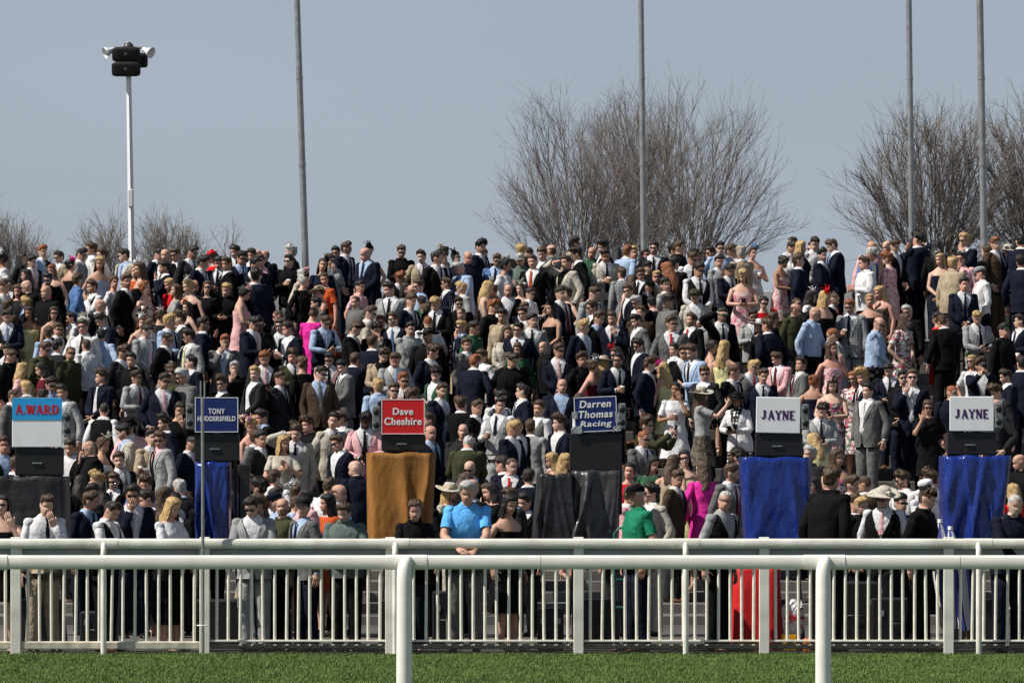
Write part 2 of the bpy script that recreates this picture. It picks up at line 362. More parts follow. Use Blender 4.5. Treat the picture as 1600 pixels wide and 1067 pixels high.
def trow(T, z): return (z,) + tuple(np.interp(z, T[:, 0], T[:, k]) for k in (1, 2, 3))
def bridge(mb, A, B, m=0):
    V = mb.verts(); PA, PB = V[A], V[B]; n = len(A); best = None
    ca, cb = PA - PA.mean(0), PB - PB.mean(0)
    for dr in (1, -1):
        Bd = np.array(B)[::dr]; cd = cb[::dr]
        for r in range(n):
            e = ((ca - np.roll(cd, -r, 0)) ** 2).sum()
            if best is None or e < best[0]: best = (e, np.roll(Bd, -r))
    Bb = best[1]; A = np.array(A)
    mb.quads(np.stack([A, np.roll(A, -1), np.roll(Bb, -1), Bb], 1), m)
def ik(S, W, U, F, hint):
    d = W - S; L = np.linalg.norm(d); L2 = min(L, (U + F) * .995); d = d / (L + 1e-9); W = S + d * L2
    a = (U * U - F * F + L2 * L2) / (2 * L2); h = math.sqrt(max(U * U - a * a, 0)); hv = hint - d * (hint @ d); hv /= np.linalg.norm(hv) + 1e-9
    return S + d * a + hv * h, W
def arm_path(S, E, W):
    t1 = np.array([.12, .4, .7, .93])[:, None]; t2 = np.array([.08, .3, .6, 1.0])[:, None]
    return np.concatenate([S + (E - S) * t1, E + (W - E) * t2])
ARM_R = np.array([.054, .050, .046, .043, .042, .042, .036, .028])
POSES = {  # wrist target (x is outward, for +x side), elbow hint ; each arm
    'd': ((.24, -.02, .89), (.3, .6, 0)), 'D': ((.28, .0, .90), (.4, .5, 0)), 'c': ((.10, -.25, 1.17), (.6, .2, -1)), 'p': ((.055, -.27, 1.13), (.8, .2, -.8)),
    'f': ((.035, -.19, .97), (.8, .35, -.2)), 'h': ((.075, -.15, 1.40), (.5, -.1, -1)), 'e': ((.13, -.19, 1.63), (1, -.1, -.2)), 'x': ((.055, -.40, 1.46), (.6, 0, -.9)),
    'k': ((.20, -.07, .95), (.7, .7, 0)), 'l': ((.06, -.40, 1.13), (.9, .2, -.5)), 'a': ((.035, -.24, 1.27), (.8, .1, -.9)), 'r': ((.13, -.42, 1.35), (.3, .1, -1))}
POSE_PAIR = dict(d='dd', c='cd', p='pp', f='ff', h='hd', e='ed', x='xx', k='kk', l='ll', a='aa', q='hc', y='ck')
FT_N = 5
def hand(mb, W, dirv, side, curl, m=0, ref=None):
    """palm with four fingers and a thumb, joined into the body mesh"""
    dirv = nrm(dirv); med = np.array([-side, .5, 0.15]) if ref is None else ref
    n = nrm(med - dirv * (med @ dirv)); w = np.cross(n, dirv) * side   # w points to the thumb side
    if w[2] + -.6 * w[1] < 0: w = -w
    prof = [(0, .026, .019), (.03, .034, .017), (.065, .042, .014), (.092, .040, .011)]
    th = np.arange(12) * 2 * math.pi / 12; rings = []
    for t, ww, hh in prof: rings.append(W + dirv * t + np.cos(th)[:, None] * w * ww + np.sin(th)[:, None] * n * hh)
    o = mb.add(np.array(rings).reshape(-1, 3), loftq(4, 12), m=m)
    c = mb.add([W + dirv * .096]); mb.T.append(np.array([(c, o + 36 + j, o + 36 + (j + 1) % 12) for j in range(12)])); mb.TM.append(np.full(12, m, int))
    for k, (u, ln) in enumerate(((.03, .072), (.010, .082), (-.011, .077), (-.030, .06))):
        P = [W + dirv * .08 + w * u]; a = curl * .5; p = P[0] + dirv * .016; P.append(p)
        for q in range(3):
            p = p + (dirv * math.cos(a) + n * math.sin(a)) * ln * (.42, .32, .26)[q]; P.append(p); a += curl * (.75 + .1 * k)
        rr = tube_rings(np.array(P), [.0095, .0098, .009, .0082, .0055], FT_N); mb.add(rr.reshape(-1, 3), loftq(5, FT_N), m=m)
        mb.T.append(np.array([(mb.n - FT_N, mb.n - FT_N + j, mb.n - FT_N + j + 1) for j in range(1, FT_N - 1)])); mb.TM.append(np.full(FT_N - 2, m, int))
    P = [W + dirv * .022 + w * .022]; d2 = nrm(dirv * .75 + w * .6 + n * .35)
    P += [P[0] + d2 * .035, P[0] + d2 * .06 + n * .012, P[0] + d2 * .072 + dirv * .012 + n * .024]
    rr = tube_rings(np.array(P), [.013, .0115, .010, .006], FT_N); mb.add(rr.reshape(-1, 3), loftq(4, FT_N), m=m)
    mb.T.append(np.array([(mb.n - FT_N, mb.n - FT_N + j, mb.n - FT_N + j + 1) for j in range(1, FT_N - 1)])); mb.TM.append(np.full(FT_N - 2, m, int))
    return W + dirv * .095 + n * .042, n
def legs(mb, o, wid, rads, hem, stance, m=0, cz=.80, loose=0):
    """two legs stitched to the torso ring whose first vertex is o"""
    cr = mb.add([(0, .05, cz), (0, 0, cz - .008), (0, -.05, cz)])
    for s_ in (1, -1):
        loop = [o + j for j in range(13)] if s_ == 1 else [o + j % NT for j in range(12, 25)]
        loop = loop + ([cr, cr + 1, cr + 2] if s_ == 1 else [cr + 2, cr + 1, cr])
        kx, ky, ax, ay = stance[s_]
        H_ = np.array([s_ * .088, .004, .80]); K_ = np.array([s_ * kx, ky, .47]); A_ = np.array([s_ * ax, ay, hem])
        P = [H_ + (K_ - H_) * t for t in (0, .3, .65, .95)] + [K_ + (A_ - K_) * t for t in (.08, .4, .75, 1.0)]
        rr = tube_rings(np.array(P), rads, 16, ref=np.array([0, 1., 0]))
        if loose: rr = rr + RNG.normal(0, loose, rr.shape) * np.array([1, 1, 0])
        b = mb.add(rr.reshape(-1, 3), loftq(8, 16), m=m); bridge(mb, loop, list(range(b, b + 16)), m)
    return
def head_mesh(mb, o_prev, sp):
    """head rings continuing the neck ring (index o_prev)"""
    zs = HEAD[:, 0]; rings = []
    for z in zs:
        r = hp(TH, np.full(NT, z)); r[:, 0] *= sp['hw'] * (1 + (sp['jaw'] - 1) * (1 - sstep(.02, .09, z))); r[:, 1] *= 1 + (sp['jaw'] - 1) * .4 * (1 - sstep(.02, .09, z))
        for j in (-2, -1, 0, 1, 2):
            th = abs(j)
            if .055 < z < .112 and th == 0: r[j % NT, 1] -= .026 * (1 - abs(z - .07) / .048) if z < .1 else .006
            if .055 < z < .08 and th == 1: r[j % NT, 1] -= .006
            if .095 < z < .118 and th in (1, 2): r[j % NT, 1] += .007
            if .118 < z < .135 and th <= 2: r[j % NT, 1] -= .004
            if .015 < z < .03 and th <= 1: r[j % NT, 1] -= .004
            if .035 < z < .05 and th <= 1: r[j % NT, 1] -= .003
        for j in (6, 7, 17, 18):
            if .07 < z < .125: r[j, 0] *= 1.16; r[j, 1] += .006
        rings.append(r)
    rings = hshrink(np.array(rings)); o = mb.add(rings.reshape(-1, 3)); n = len(zs)
    q = loftq(n, NT) + o; qm = np.zeros(len(q), int)
    for i in range(n - 1):
        zc = (zs[i] + zs[i + 1]) / 2
        for j in range(NT):
            jj = min(j, NT - 1 - j)   # 0 = beside the front line
            if .101 < zc < .112 and jj == 1: qm[i * NT + j] = 1
            if .121 < zc < .129 and jj in (1,): qm[i * NT + j] = 3
            if .038 < zc < .05 and jj == 0: qm[i * NT + j] = 2
            if sp.get('beard') and ((zc < .036 and jj <= 6) or (zc < .075 and 2 <= jj <= 5) or (.05 < zc < .06 and jj < 2)): qm[i * NT + j] = 3
    mb.Q.append(q); mb.QM.append(qm)
    p = o_prev + np.arange(NT); mb.quads(np.stack([p, np.roll(p, -1), np.roll(o + np.arange(NT), -1), o + np.arange(NT)], 1))
    c = mb.add([(0, .0, ZH + .2265 * HS)]); l = o + (n - 1) * NT
    mb.T.append(np.array([(c, l + j, l + (j + 1) % NT) for j in range(NT)])); mb.TM.append(np.zeros(NT, int))

def hair_mesh(style, rs):
    """scalp shell, quiff, long curtain or bun; returns MB"""
    mb = MB(); n = 30; th = np.arange(n) * 2 * math.pi / n; ad = np.abs((th + math.pi) % (2 * math.pi) - math.pi)
    k = {'s': 9, 'q': 10, 'z': 7, 'b': 4, 'l': 9, 'u': 9}[style]
    front = {'s': .176, 'q': .172, 'z': .184, 'b': .14, 'l': .178, 'u': .182}[style]
    zl = np.interp(np.degrees(ad), [0, 40, 60, 78, 100, 125, 180], [front, front, .150, .105 if style in 'szqb' else .08, .12 if style in 'szqb' else .05, .045, .035])
    if style == 'b': zt = np.interp(np.degrees(ad), [0, 75, 100, 180], [.14, .125, .150, .150]); zl = np.minimum(zl, zt)
    thick_s = {'s': .009, 'q': .010, 'z': .004, 'b': .006, 'l': .018, 'u': .014}[style]; thick_t = {'s': .026, 'q': .042, 'z': .006, 'b': .006, 'l': .024, 'u': .022}[style]
    nz_ = {'s': .0045, 'q': .009, 'z': .001, 'b': .001, 'l': .004, 'u': .004}[style]
    rings = []
    sweep = rs.uniform(-.5, .5)
    for i in range(k):
        t = i / (k - 1)
        if style == 'b': z = zl + (zt - zl) * t
        else: z = zl + (.2245 - zl) * (t ** .8)
        p = hp(th, z); cen = np.array([0, .004, ZH + .10]); d_ = nrm(p - cen)
        tk = thick_s + (thick_t - thick_s) * sstep(.12, .20, z) if style != 'b' else np.full(n, .006)
        if i == 0: tk = tk * .2
        if style in 'sq': tk = tk * (1 + .55 * np.cos(th - sweep) * sstep(.15, .2, z))
        p = p + d_ * tk[:, None] + rs.normal(0, nz_, (n, 3)) * (0.3 if i == 0 else 1)
        rings.append(p)
    mb.add(np.array(rings).reshape(-1, 3), loftq(k, n))
    if style == 'b':
        # open over the forehead: drop the front faces
        q = mb.Q[0]; V = mb.verts(); keep = V[q].mean(1)[:, 1] > -.015; mb.Q[0] = q[keep]; mb.QM[0] = mb.QM[0][keep]
    else:
        c = mb.add([rings[-1].mean(0) + [0, 0, .006]]); l = (k - 1) * n
        mb.T.append(np.array([(c, l + j, l + (j + 1) % n) for j in range(n)])); mb.TM.append(np.zeros(n, int))
    if style == 'l':
        L = rs.uniform(.17, .30); m_ = 19; al = np.radians(np.linspace(66, 294, m_)); rows = []
        for t in np.linspace(0, 1, 9):
            z = .15 - t * (.15 + L); fl = 1 + .18 * sstep(0, .5, t) - .12 * t * t
            wv = .008 * np.sin(t * 14 + al * 5)
            x = (.092 * fl + wv) * np.sin(al); y = -(.112 * fl + wv) * np.cos(al) + .008 + .03 * sstep(.4, .8, t)
            zz = z - (rs.rand(m_) * .05 if t == 1 else 0)
            rows.append(np.stack([x, np.maximum(y, -.055 - .03 * t), ZH + zz + 0 * x], 1) + rs.normal(0, .003, (m_, 3)))
        a = np.array(rows); b_ = a * np.array([.82, .8, 1]); 
        mb.add(a.reshape(-1, 3), loftq(9, m_, False)); mb.add(b_.reshape(-1, 3), loftq(9, m_, False))
    if style not in 'bz':
        V = mb.verts(); cnt_ = 130 if style in 'lq' else 80; ids = rs.randint(n, len(V) - 1, cnt_); P = V[ids]; cen = np.array([0, .004, ZH + .08]); nn = nrm((P - cen) * np.array([1, 1, .5])); tg = nrm(rs.normal(0, 1, (cnt_, 3)) + (np.array([0, 0, -2.2]) if style == 'l' else np.array([0, .3, .5])))
        sd = nrm(np.cross(nn, tg)) * (.004 if style != 'q' else .006); ln_ = rs.uniform(.012, .032, (cnt_, 1)); T3 = np.stack([P - sd - nn * .004, P + sd - nn * .004, P + nn * rs.uniform(.004, .013, (cnt_, 1)) * (1.4 if style == 'q' else 1) + tg * ln_], 1).reshape(-1, 3)
        mb.add(T3, T=np.arange(cnt_ * 3).reshape(-1, 3))
    if style == 'u':
        prof = [(.0, -.04), (.03, -.033), (.045, -.012), (.045, .012), (.03, .033), (.0, .04)]; b = MB(); b.lathe(prof, 12)
        V = b.verts() + rs.normal(0, .004, (72, 3)); mb.join(b, V + np.array([0, .10, ZH + rs.uniform(.12, .19)]))
    return mb
def petals(mb, c, r, n, rs, size=.035, m=0):
    """ruffled petals for a fascinator"""
    for k in range(n):
        d_ = nrm(rs.normal(0, 1, 3) + np.array([0, 0, .35])); u = nrm(np.cross(d_, rs.normal(0, 1, 3))); w = np.cross(d_, u); p = c + d_ * r * rs.uniform(.3, 1)
        s_ = size * rs.uniform(.7, 1.4)
        V = [p - u * s_ - w * s_ * .6, p + u * s_ * .2 - w * s_ + d_ * .01, p + u * s_ + w * s_ * .5, p - u * s_ * .1 + w * s_ + d_ * .018]
        mb.add(V, [(0, 1, 2, 3)], m=m)
def hat_mesh(kind, rs):
    mb = MB(); z = ZH
    if kind in 'fcb':     # flat cap / baseball cap / beret or beanie
        n = 24; th = np.arange(n) * 2 * math.pi / n; rows = []
        for t in np.linspace(0, 1, 7):
            zz = .150 + t * .082; p = hp(th, np.full(n, min(.150 + t * .074, .2245))); d_ = nrm(p - np.array([0, 0, ZH + .10]))
            ex = .012 + (.02 if kind == 'f' else .008 if kind == 'c' else .016) * math.sin(t * math.pi * .8)
            q = p + d_ * ex; q[:, 2] += .006
            if kind == 'f': q[:, 1] -= .012 * t; q[:, 0] *= 1.08
            rows.append(q)
        mb.add(np.array(rows).reshape(-1, 3), loftq(7, n)); c = mb.add([rows[-1].mean(0) + [0, 0, .006]]); l = 6 * n
        mb.T.append(np.array([(c, l + j, l + (j + 1) % n) for j in range(n)])); mb.TM.append(np.zeros(n, int))
        if kind in 'fc':
            al = np.radians(np.linspace(-58, 58, 11)); a = hp(al, np.full(11, .152)) * np.array([1.1, 1.08, 1]); L = .045 if kind == 'f' else .075
            b = a + np.stack([np.sin(al) * L * .35, -np.cos(al) * L, -.012 + 0 * al], 1); mb.add(np.array([a, b, b - [0, 0, .006], a - [0, 0, .008]]).reshape(-1, 3), loftq(4, 11, False))
        if kind == 'b':
            mb.lathe([(0, .0), (.03, .01), (.034, .03), (.02, .052), (0, .056)], 10, c=(0, .02, ZH + .232))
    elif kind == 'h':     # wide brim hat
        n = 28; th = np.arange(n) * 2 * math.pi / n; V = []
        prof = [(.075, .20), (.085, .17), (.09, .135), (.12, .13), (.165, .125), (.205, .135), (.206, .130), (.16, .118), (.09, .128)]
        prof = [(.02, .262), (.06, .258), (.078, .245), (.088, .20), (.093, .168), (.125, .160), (.165, .158), (.205, .170), (.206, .165), (.16, .152), (.094, .160)]
        for r, zz in prof: V.append(np.stack([r * np.sin(th), -r * 1.08 * np.cos(th) + .004, ZH + zz + .02 * (r / .2) ** 2 * np.sin(2 * th + 1)], 1))
        mb.add(np.array(V).reshape(-1, 3), loftq(len(prof), n)); c = mb.add([(0, 0, ZH + .264)])
        mb.T.append(np.array([(c, (j + 1) % n, j) for j in range(n)])); mb.TM.append(np.zeros(n, int))
        petals(mb, np.array([.08, -.04, ZH + .20]), .03, 9, rs, .03)
    elif kind == 'x':     # fascinator
        sx = rs.choice([-1, 1]); c = np.array([sx * .045, -.03, ZH + .235]); petals(mb, c, .05, 30, rs, .03)
        mb.lathe([(.0, .004), (.06, .0), (.062, -.006), (0, -.01)], 14, c=c - [0, 0, .015])
        for q in range(7):
            d_ = nrm(np.array([rs.normal(0, .6), rs.normal(0, .6), rs.uniform(.4, 1.2)])); P = [c, c + d_ * .05, c + d_ * .1 + [0, .01, .005], c + d_ * .13 + [sx * .02, .02, -.008]]
            mb.tube(P, [.003, .006, .008, .001], 4, caps=False)
    return mb
def glasses_mesh(clear=False):
    mb = MB()
    for s_ in (-1, 1):
        n = 12; th = np.arange(n) * 2 * math.pi / n; cx, cz = s_ * .033, ZH + .110
        f = np.stack([cx + .027 * np.sign(np.cos(th)) * np.abs(np.cos(th)) ** .7, -.103 + .35 * np.abs(cx + .027 * np.cos(th) - 0) ** 1.6, cz + .0195 * np.sign(np.sin(th)) * np.abs(np.sin(th)) ** .7], 1)
        if clear:
            mb.add(np.array([f, (f - [cx, 0, cz]) * np.array([.82, 1, .78]) + [cx, 0, cz]]).reshape(-1, 3), loftq(2, n), m=1)
        else:
            a = mb.add(np.array([f, f + [0, .006, 0]]).reshape(-1, 3), loftq(2, n), m=1); c = mb.add([f.mean(0) - [0, .003, 0]])
            mb.T.append(np.array([(c, a + j, a + (j + 1) % n) for j in range(n)])); mb.TM.append(np.zeros(n, int))
        mb.tube([(s_ * .060, -.093, ZH + .116), (s_ * .078, -.04, ZH + .118), (s_ * .082, .012, ZH + .116)], .0035, 4, m=1, caps=False)
    mb.tube([(-.008, -.106, ZH + .116), (.008, -.106, ZH + .116)], .0035, 4, m=1, caps=False)
    return mb
def shoe_mesh(A, heel, tan):
    mb = MB(); n = 10; th = np.arange(n) * 2 * math.pi / n; rows = []
    for y, w, h, z0 in ((.07, .028, .07, 0), (.055, .034, .085, 0), (.02, .036, .09, 0), (-.04, .040, .07, 0), (-.10, .045, .05, 0), (-.155, .042, .038, 0), (-.19, .022, .025, 0)):
        zb = heel * sstep(-.08, .05, y)
        rows.append(np.stack([w * np.cos(th), np.full(n, y), zb + h / 2 + h / 2 * np.sin(th)], 1))
    V = np.array(rows); V[:, :, 2] = np.maximum(V[:, :, 2], .002)
    mb.add(V.reshape(-1, 3) + np.array([A[0], A[1] - .02, 0]), loftq(7, n))
    for r in (0, 6):
        mb.T.append(np.array([(r * n, r * n + j, r * n + j + 1) for j in range(1, n - 1)])); mb.TM.append(np.zeros(n - 2, int))
    if heel: mb.tube([(A[0], A[1] + .035, heel + .01), (A[0], A[1] + .035, .0)], [.014, .006], 6)
    return mb

def make_person(sp):
    """sp: dict of the looks; returns (list of (part name, MB, materials), list of hold points)"""
    rs = np.random.RandomState(sp['seed']); fem = sp['fem']; T = FT if fem else MT; parts = []
    sx = .163 if fem else .190; SJ = 1.39 if fem else 1.408
    sp['hw'] = rs.uniform(.93, 1.08) * (.95 if fem else 1.0); sp['jaw'] = rs.uniform(.86, 1.14) * (.94 if fem else 1.0)
    kind, cols = sp['kind'], sp['cols']; bulk = sp['bulk']
    pair = POSE_PAIR[sp['pose']]
    if rs.rand() < .5: pair = pair[::-1]
    st = {s_: (rs.uniform(.085, .11), rs.uniform(-.03, .01), rs.uniform(.09, .13), rs.uniform(-.03, .04)) for s_ in (1, -1)}
    lean = {'l': .28, 'p': .06}.get(sp['pose'], rs.uniform(-.04, .13)); bare = kind in ('d', 'ds', 'dl') 
    yaw = rs.uniform(-.75, .75) if sp['pose'] not in 'pl' else rs.uniform(-.2, .2); pitch = {'p': rs.uniform(.25, .5), 'x': -.05, 'l': rs.uniform(-.05, .15)}.get(sp['pose'], rs.uniform(-.12, .30)); roll = rs.uniform(-.14, .14)
    if sp['pose'] in 'hqe': yaw *= .4
    # ---- body
    B = MB(); rows = [tuple(r) for r in T]
    V = np.array([ring(r) for r in rows]); o = B.add(V.reshape(-1, 3)); nr = len(rows)
    q = loftq(nr, NT); rsh = 5   # shoulder hole spans torso rings 5..7
    ii, jj = np.divmod(np.arange(len(q)), NT); hole = ((ii == rsh) | (ii == rsh + 1)) & (((jj >= 4) & (jj < 8)) | ((jj >= 16) & (jj < 20)))
    B.Q.append(q[~hole]); B.QM.append(np.zeros((~hole).sum(), int))
    head_mesh(B, o + (nr - 1) * NT, sp)
    arms = {}
    holds = []
    for s_, code in ((1, pair[0]), (-1, pair[1])):
        wt, hint = POSES[code]; jit = rs.normal(0, .018, 3)
        S = np.array([s_ * sx, .008, SJ]); W = np.array([s_ * wt[0], wt[1], wt[2]]) + jit
        if code in 'dDk': W[0] += s_ * .02 * bulk
        E, W = ik(S, W, .285, .255, np.array([s_ * hint[0], hint[1], hint[2]]))
        arms[s_] = (S, E, W, code); P = arm_path(S, E, W); rad = ARM_R * (.82 if fem else 1)
        if kind in ('m', 'w', 's', 'j', 'dl'): rad = rad * np.array([.68, .72, .72, .7, .7, .75, .85, 1])
        if kind in ('t', 'ds'): rad = rad * np.array([.70, .78, .9, 1, 1, 1, 1, 1])
        rr = tube_rings(P, rad, 12); b = B.add(rr.reshape(-1, 3), loftq(8, 12))
        c0 = 4 if s_ == 1 else 16; L = [(rsh, c0 + k) for k in range(5)] + [(rsh + 1, c0 + 4)] + [(rsh + 2, c0 + 4 - k) for k in range(5)] + [(rsh + 1, c0)]
        bridge(B, [o + i * NT + j % NT for i, j in L], list(range(b, b + 12)))
        dv = W - E
        if code == 'h': dv = np.array([-s_ * .35, -.1, 1.0]) * .2 + nrm(dv) * .1
        if code == 'e': dv = np.array([-s_ * 1., .1, .15])
        if code in 'ca': dv = nrm(dv) + np.array([-s_ * .1, -.5, .15])
        ref = {'h': np.array([0, 1., 0]), 'e': np.array([0, .4, -1.]), 'p': np.array([-s_ * .5, .3, 1.]), 'l': np.array([-s_ * .3, .3, -.8])}.get(code)
        hpnt, n_ = hand(B, W, dv, s_, {'c': .95, 'p': .75, 'x': .9, 'h': .35, 'e': .15, 'a': .2}.get(code, rs.uniform(.3, .6)), ref=ref)
        if code in 'cpxh': holds.append((code, hpnt, nrm(dv), n_))
    legrad = np.array([.083, .080, .070, .056, .054, .056, .046, .038]) * (.95 if fem else 1)
    legs(B, o, 0, legrad, .07, st)
    hc_, sk_ = HCOL[sp['hcol']], SKIN[sp['skin']]
    parts.append(('body', B, [skinm(sp['skin']), M_EYE, M_LIP if sp['skin'] < 5 else M_EYE, mat('stubble_%s%d' % (sp['hcol'], sp['skin']), [a * .55 + b * .45 for a, b in zip(hc_, sk_)], .7, .25, 90)]))
    def sleeves(mb, off, end, mm=0, start=0.0):
        for s_ in (1, -1):
            S, E, W, code = arms[s_]; P = arm_path(S + np.array([-s_ * .02, 0, .0]), E, E + (W - E) * .97); r = ARM_R * (.82 if fem else 1) + off; r[0] -= .004; r[-1] += .004
            if end < 8: P = P[:end]; r = r[:end].copy()
            rr = tube_rings(P, r, 12); rr += rs.normal(0, .0035, rr.shape); mb.add(rr.reshape(-1, 3), loftq(len(P), 12), m=mm)
            if end == 8:   # close the cuff
                e = rr[-1]; c = mb.add([e.mean(0)]); mb.T.append(np.array([(c, c - 12 + j, c - 12 + (j + 1) % 12) for j in range(12)])); mb.TM.append(np.full(12, mm, int))
            # shoulder cap
            cc = S + np.array([-s_ * .012, .004, .012]); u = MB(); u.lathe([(.0, .050), (.03, .044), (.05, .026), (.056, 0), (.053, -.035), (.043, -.06)], 12)
            mb.join(u, u.verts() * (np.array([1, 1.05, .9]) * (.058 + off * .75 - (.008 if fem else 0)) / .06) + cc, [mm])
    bo = .012 * bulk
    def torso(mb, zs, off, a0=None, n=NT, mm=0, rough=.003):
        rr = []
        for i, z in enumerate(zs):
            row = trow(T, z); of = off[i] if not np.isscalar(off) else off; of = of + bo * (1 if z < 1.3 else .4); belly = sp['belly'] * math.exp(-((z - 1.06) / .12) ** 2)
            th = TH if a0 is None else np.linspace(a0[i], 2 * math.pi - a0[i], n)
            p = ring(row, of, th, of + belly * .5); p[:, 1] -= belly * .5 * (np.cos(th) > 0); rr.append(p)
        rr = np.array(rr); rr += rs.normal(0, rough, rr.shape) * (np.array([1, 1, 0])); mb.add(rr.reshape(-1, 3), loftq(len(zs), n, a0 is None), m=mm)
        return rr
    def collar(mb, mm=0, hgt=.035, flare=.012):
        rr = [ring(trow(T, 1.462), .004), ring(trow(T, 1.485), flare), ring(trow(T, 1.505), flare + .002), ring(trow(T, 1.50), .003)]
        rr = np.array(rr); rr[1:, :, 2] -= .02 * (np.cos(TH) > .8); mb.add(rr.reshape(-1, 3), loftq(4, NT), m=mm)
    def tie(c):
        tm = MB(); zs = [1.468, 1.45, 1.43, 1.38, 1.30, 1.2, 1.1, 1.02, .985]; ws = [.017, .020, .013, .018, .024, .030, .036, .040, .006]
        bl = [sp['belly'] * math.exp(-((z - 1.06) / .12) ** 2) for z in zs]
        y = [-(trow(T, z)[2] + .024 + bo * (1 if z < 1.3 else .4) + b) + trow(T, z)[3] - (.012 if z > 1.42 else 0) for z, b in zip(zs, bl)]
        if sp['kind'] == 'w': zs, ws, y = zs[:6], ws[:6], y[:6]
        V = []
        for z, w, yy in zip(zs, ws, y): V += [(-w, yy + .006, z), (0, yy - .004, z), (w, yy + .006, z)]
        tm.add(V, loftq(len(zs), 3, False)); parts.append(('tie', tm, [fabric(c)]))
    # ---- lower clothes
    hx = 0
    if not bare:
        tm = MB(); tcol = sp['trous']
        oo = None
        rr = np.array([ring(trow(T, z), .014 + bo) for z in (.86, .93, 1.0, 1.03)]); oo = tm.add(rr.reshape(-1, 3), loftq(4, NT))
        legs(tm, oo, 0, np.array([.100, .098, .088, .078, .076, .074, .070, .072]) + bo * .3, .045, st, cz=.785, loose=.002)
        parts.append(('trousers', tm, [fabric(tcol)]))
    for s_ in (1, -1):
        if bare: parts.append(('shoe', shoe_mesh((s_ * st[s_][2], st[s_][3]), .06, False), [sp['shoe']]))
        else: parts.append(('shoe', shoe_mesh((s_ * st[s_][2], st[s_][3]), 0, False), [sp['shoe']]))
    # ---- upper clothes
    if kind == 'm':
        jc, sc, tc_ = cols; jm = MB()
        op = rs.rand() < .22; zs = [.80, .86, .93, 1.0, 1.06, 1.13, 1.20, 1.28, 1.345, 1.40, 1.435, 1.462, 1.475]
        lo = rs.uniform(.16, .34) if op else .03
        a0 = [lo + .12, lo + .03, lo, lo, lo + .02 if op else .02, lo + .1 if op else .12, max(lo, .17), .26, .34, .46, .72, 1.1, 1.3]
        of = [.034, .030, .028, .026, .024, .024, .026, .026, .026, .026, .022, .014, .018]
        of = [v + .004 * rs.randn() * (z < 1.1) for v, z in zip(of, zs)]; rr = torso(jm, zs, of, a0, 23)
        zi = range(5 if not op else 4, 12)     # lapels folded over the front edge
        for e in (0, 1):
            A_, O_ = [], []
            for i in zi:
                w = np.interp(zs[i], [1.06, 1.2, 1.36, 1.44, 1.475], [.03, .15, .33, .30, .2]); th = a0[i] if e == 0 else 2 * math.pi - a0[i]; t2 = th + (w if e == 0 else -w)
                row = trow(T, zs[i]); oo = of[i] + bo * (1 if zs[i] < 1.3 else .4) + .007
                bl = sp['belly'] * math.exp(-((zs[i] - 1.06) / .12) ** 2)
                for L_, t_ in ((A_, th), (O_, t2)): p = ring(row, oo, np.array([t_]), oo + bl * .5)[0]; p[1] -= bl * .5; L_.append(p)
            V = np.array([A_, O_]); k = len(A_); Q = [(i, i + 1, k + i + 1, k + i) for i in range(k - 1)]; jm.add(V.reshape(-1, 3), Q)
        sleeves(jm, .016, 8); parts.append(('jacket', jm, [fabric(jc)]))
        sm = MB(); zz = [.95, 1.02, 1.1, 1.18, 1.26, 1.33, 1.39, 1.44, 1.465]; torso(sm, zz, .006, rough=.0008)
        collar(sm); 
        for s_ in (1, -1):   # shirt cuffs
            S, E, W, code = arms[s_]; P = np.array([E + (W - E) * t for t in (.9, .98, 1.06)]); rr = tube_rings(P, np.array([.036, .036, .036]) * (.88 if fem else 1), 10); sm.add(rr.reshape(-1, 3), loftq(3, 10))
        parts.append(('shirt', sm, [fabric(sc)]))
        if sc == 'z':       # dotted dress worn under an open jacket
            dm = MB(); rr = [ring((z, a, b, .0), .0) for z, a, b in ((.30, .25, .2), (.55, .22, .17), (.8, .19, .15), (.97, .16, .125))]; dm.add(np.array(rr).reshape(-1, 3), loftq(4, NT)); parts.append(('skirt', dm, [fabric('z')]))
        if tc_ != '-': tie(tc_)
    elif kind in ('w', 's', 't', 'j'):
        if kind == 'w':
            sc, tc_ = cols[1], cols[2]
        elif kind == 's': sc, tc_ = cols[0], (cols[1] if len(cols) > 1 else '-')
        else: sc, tc_ = cols[0], '-'
        sm = MB(); z0 = {'w': .98, 's': .95, 't': .86, 'j': .84}[kind]; off = {'w': .011, 's': .016, 't': .020, 'j': .030}[kind]
        zz = [z0 + (1.465 - z0) * t for t in (0, .08, .2, .34, .48, .6, .7, .79, .87, .93, 1)]; of = [off] * 8 + [off * .9, off * .7, off * .4]
        if kind == 's': of[0] = .012; of[1] = .02
        torso(sm, zz, of); sleeves(sm, {'w': .010, 's': .010, 't': .011, 'j': .017}[kind], 3 if kind == 't' else 8)
        collar(sm, flare=.022 if kind == 'j' else .012)
        parts.append(({'w': 'shirt', 's': 'shirt', 't': 'polo_shirt', 'j': 'coat'}[kind], sm, [fabric(sc)]))
        if kind == 'w':
            wm = MB(); zs = [.93, .98, 1.05, 1.12, 1.2, 1.28, 1.345, 1.40, 1.44, 1.462]; torso(wm, zs, [.024, .022, .021, .021, .021, .021, .019, .017, .014, .008], [.12, .03, .02, .02, .1, .26, .38, .52, .75, 1.1], 23)
            parts.append(('waistcoat', wm, [fabric(cols[0])]))
        if kind == 'j' and len(cols) > 1 and cols[1] != '-':
            im = MB(); collar(im, flare=.02); parts.append(('collar', im, [fabric(cols[1])]))
        if tc_ != '-': tie(tc_)
    else:   # dresses
        dm = MB(); hem = sp['hem']; fl = sp['flare']
        zs = [hem, hem + (.86 - hem) * .33, hem + (.86 - hem) * .66, .86, .93, 1.0, 1.08, 1.17, 1.27, 1.32]; 
        if kind != 'd': zs += [1.36, 1.405, 1.44]
        rr = []
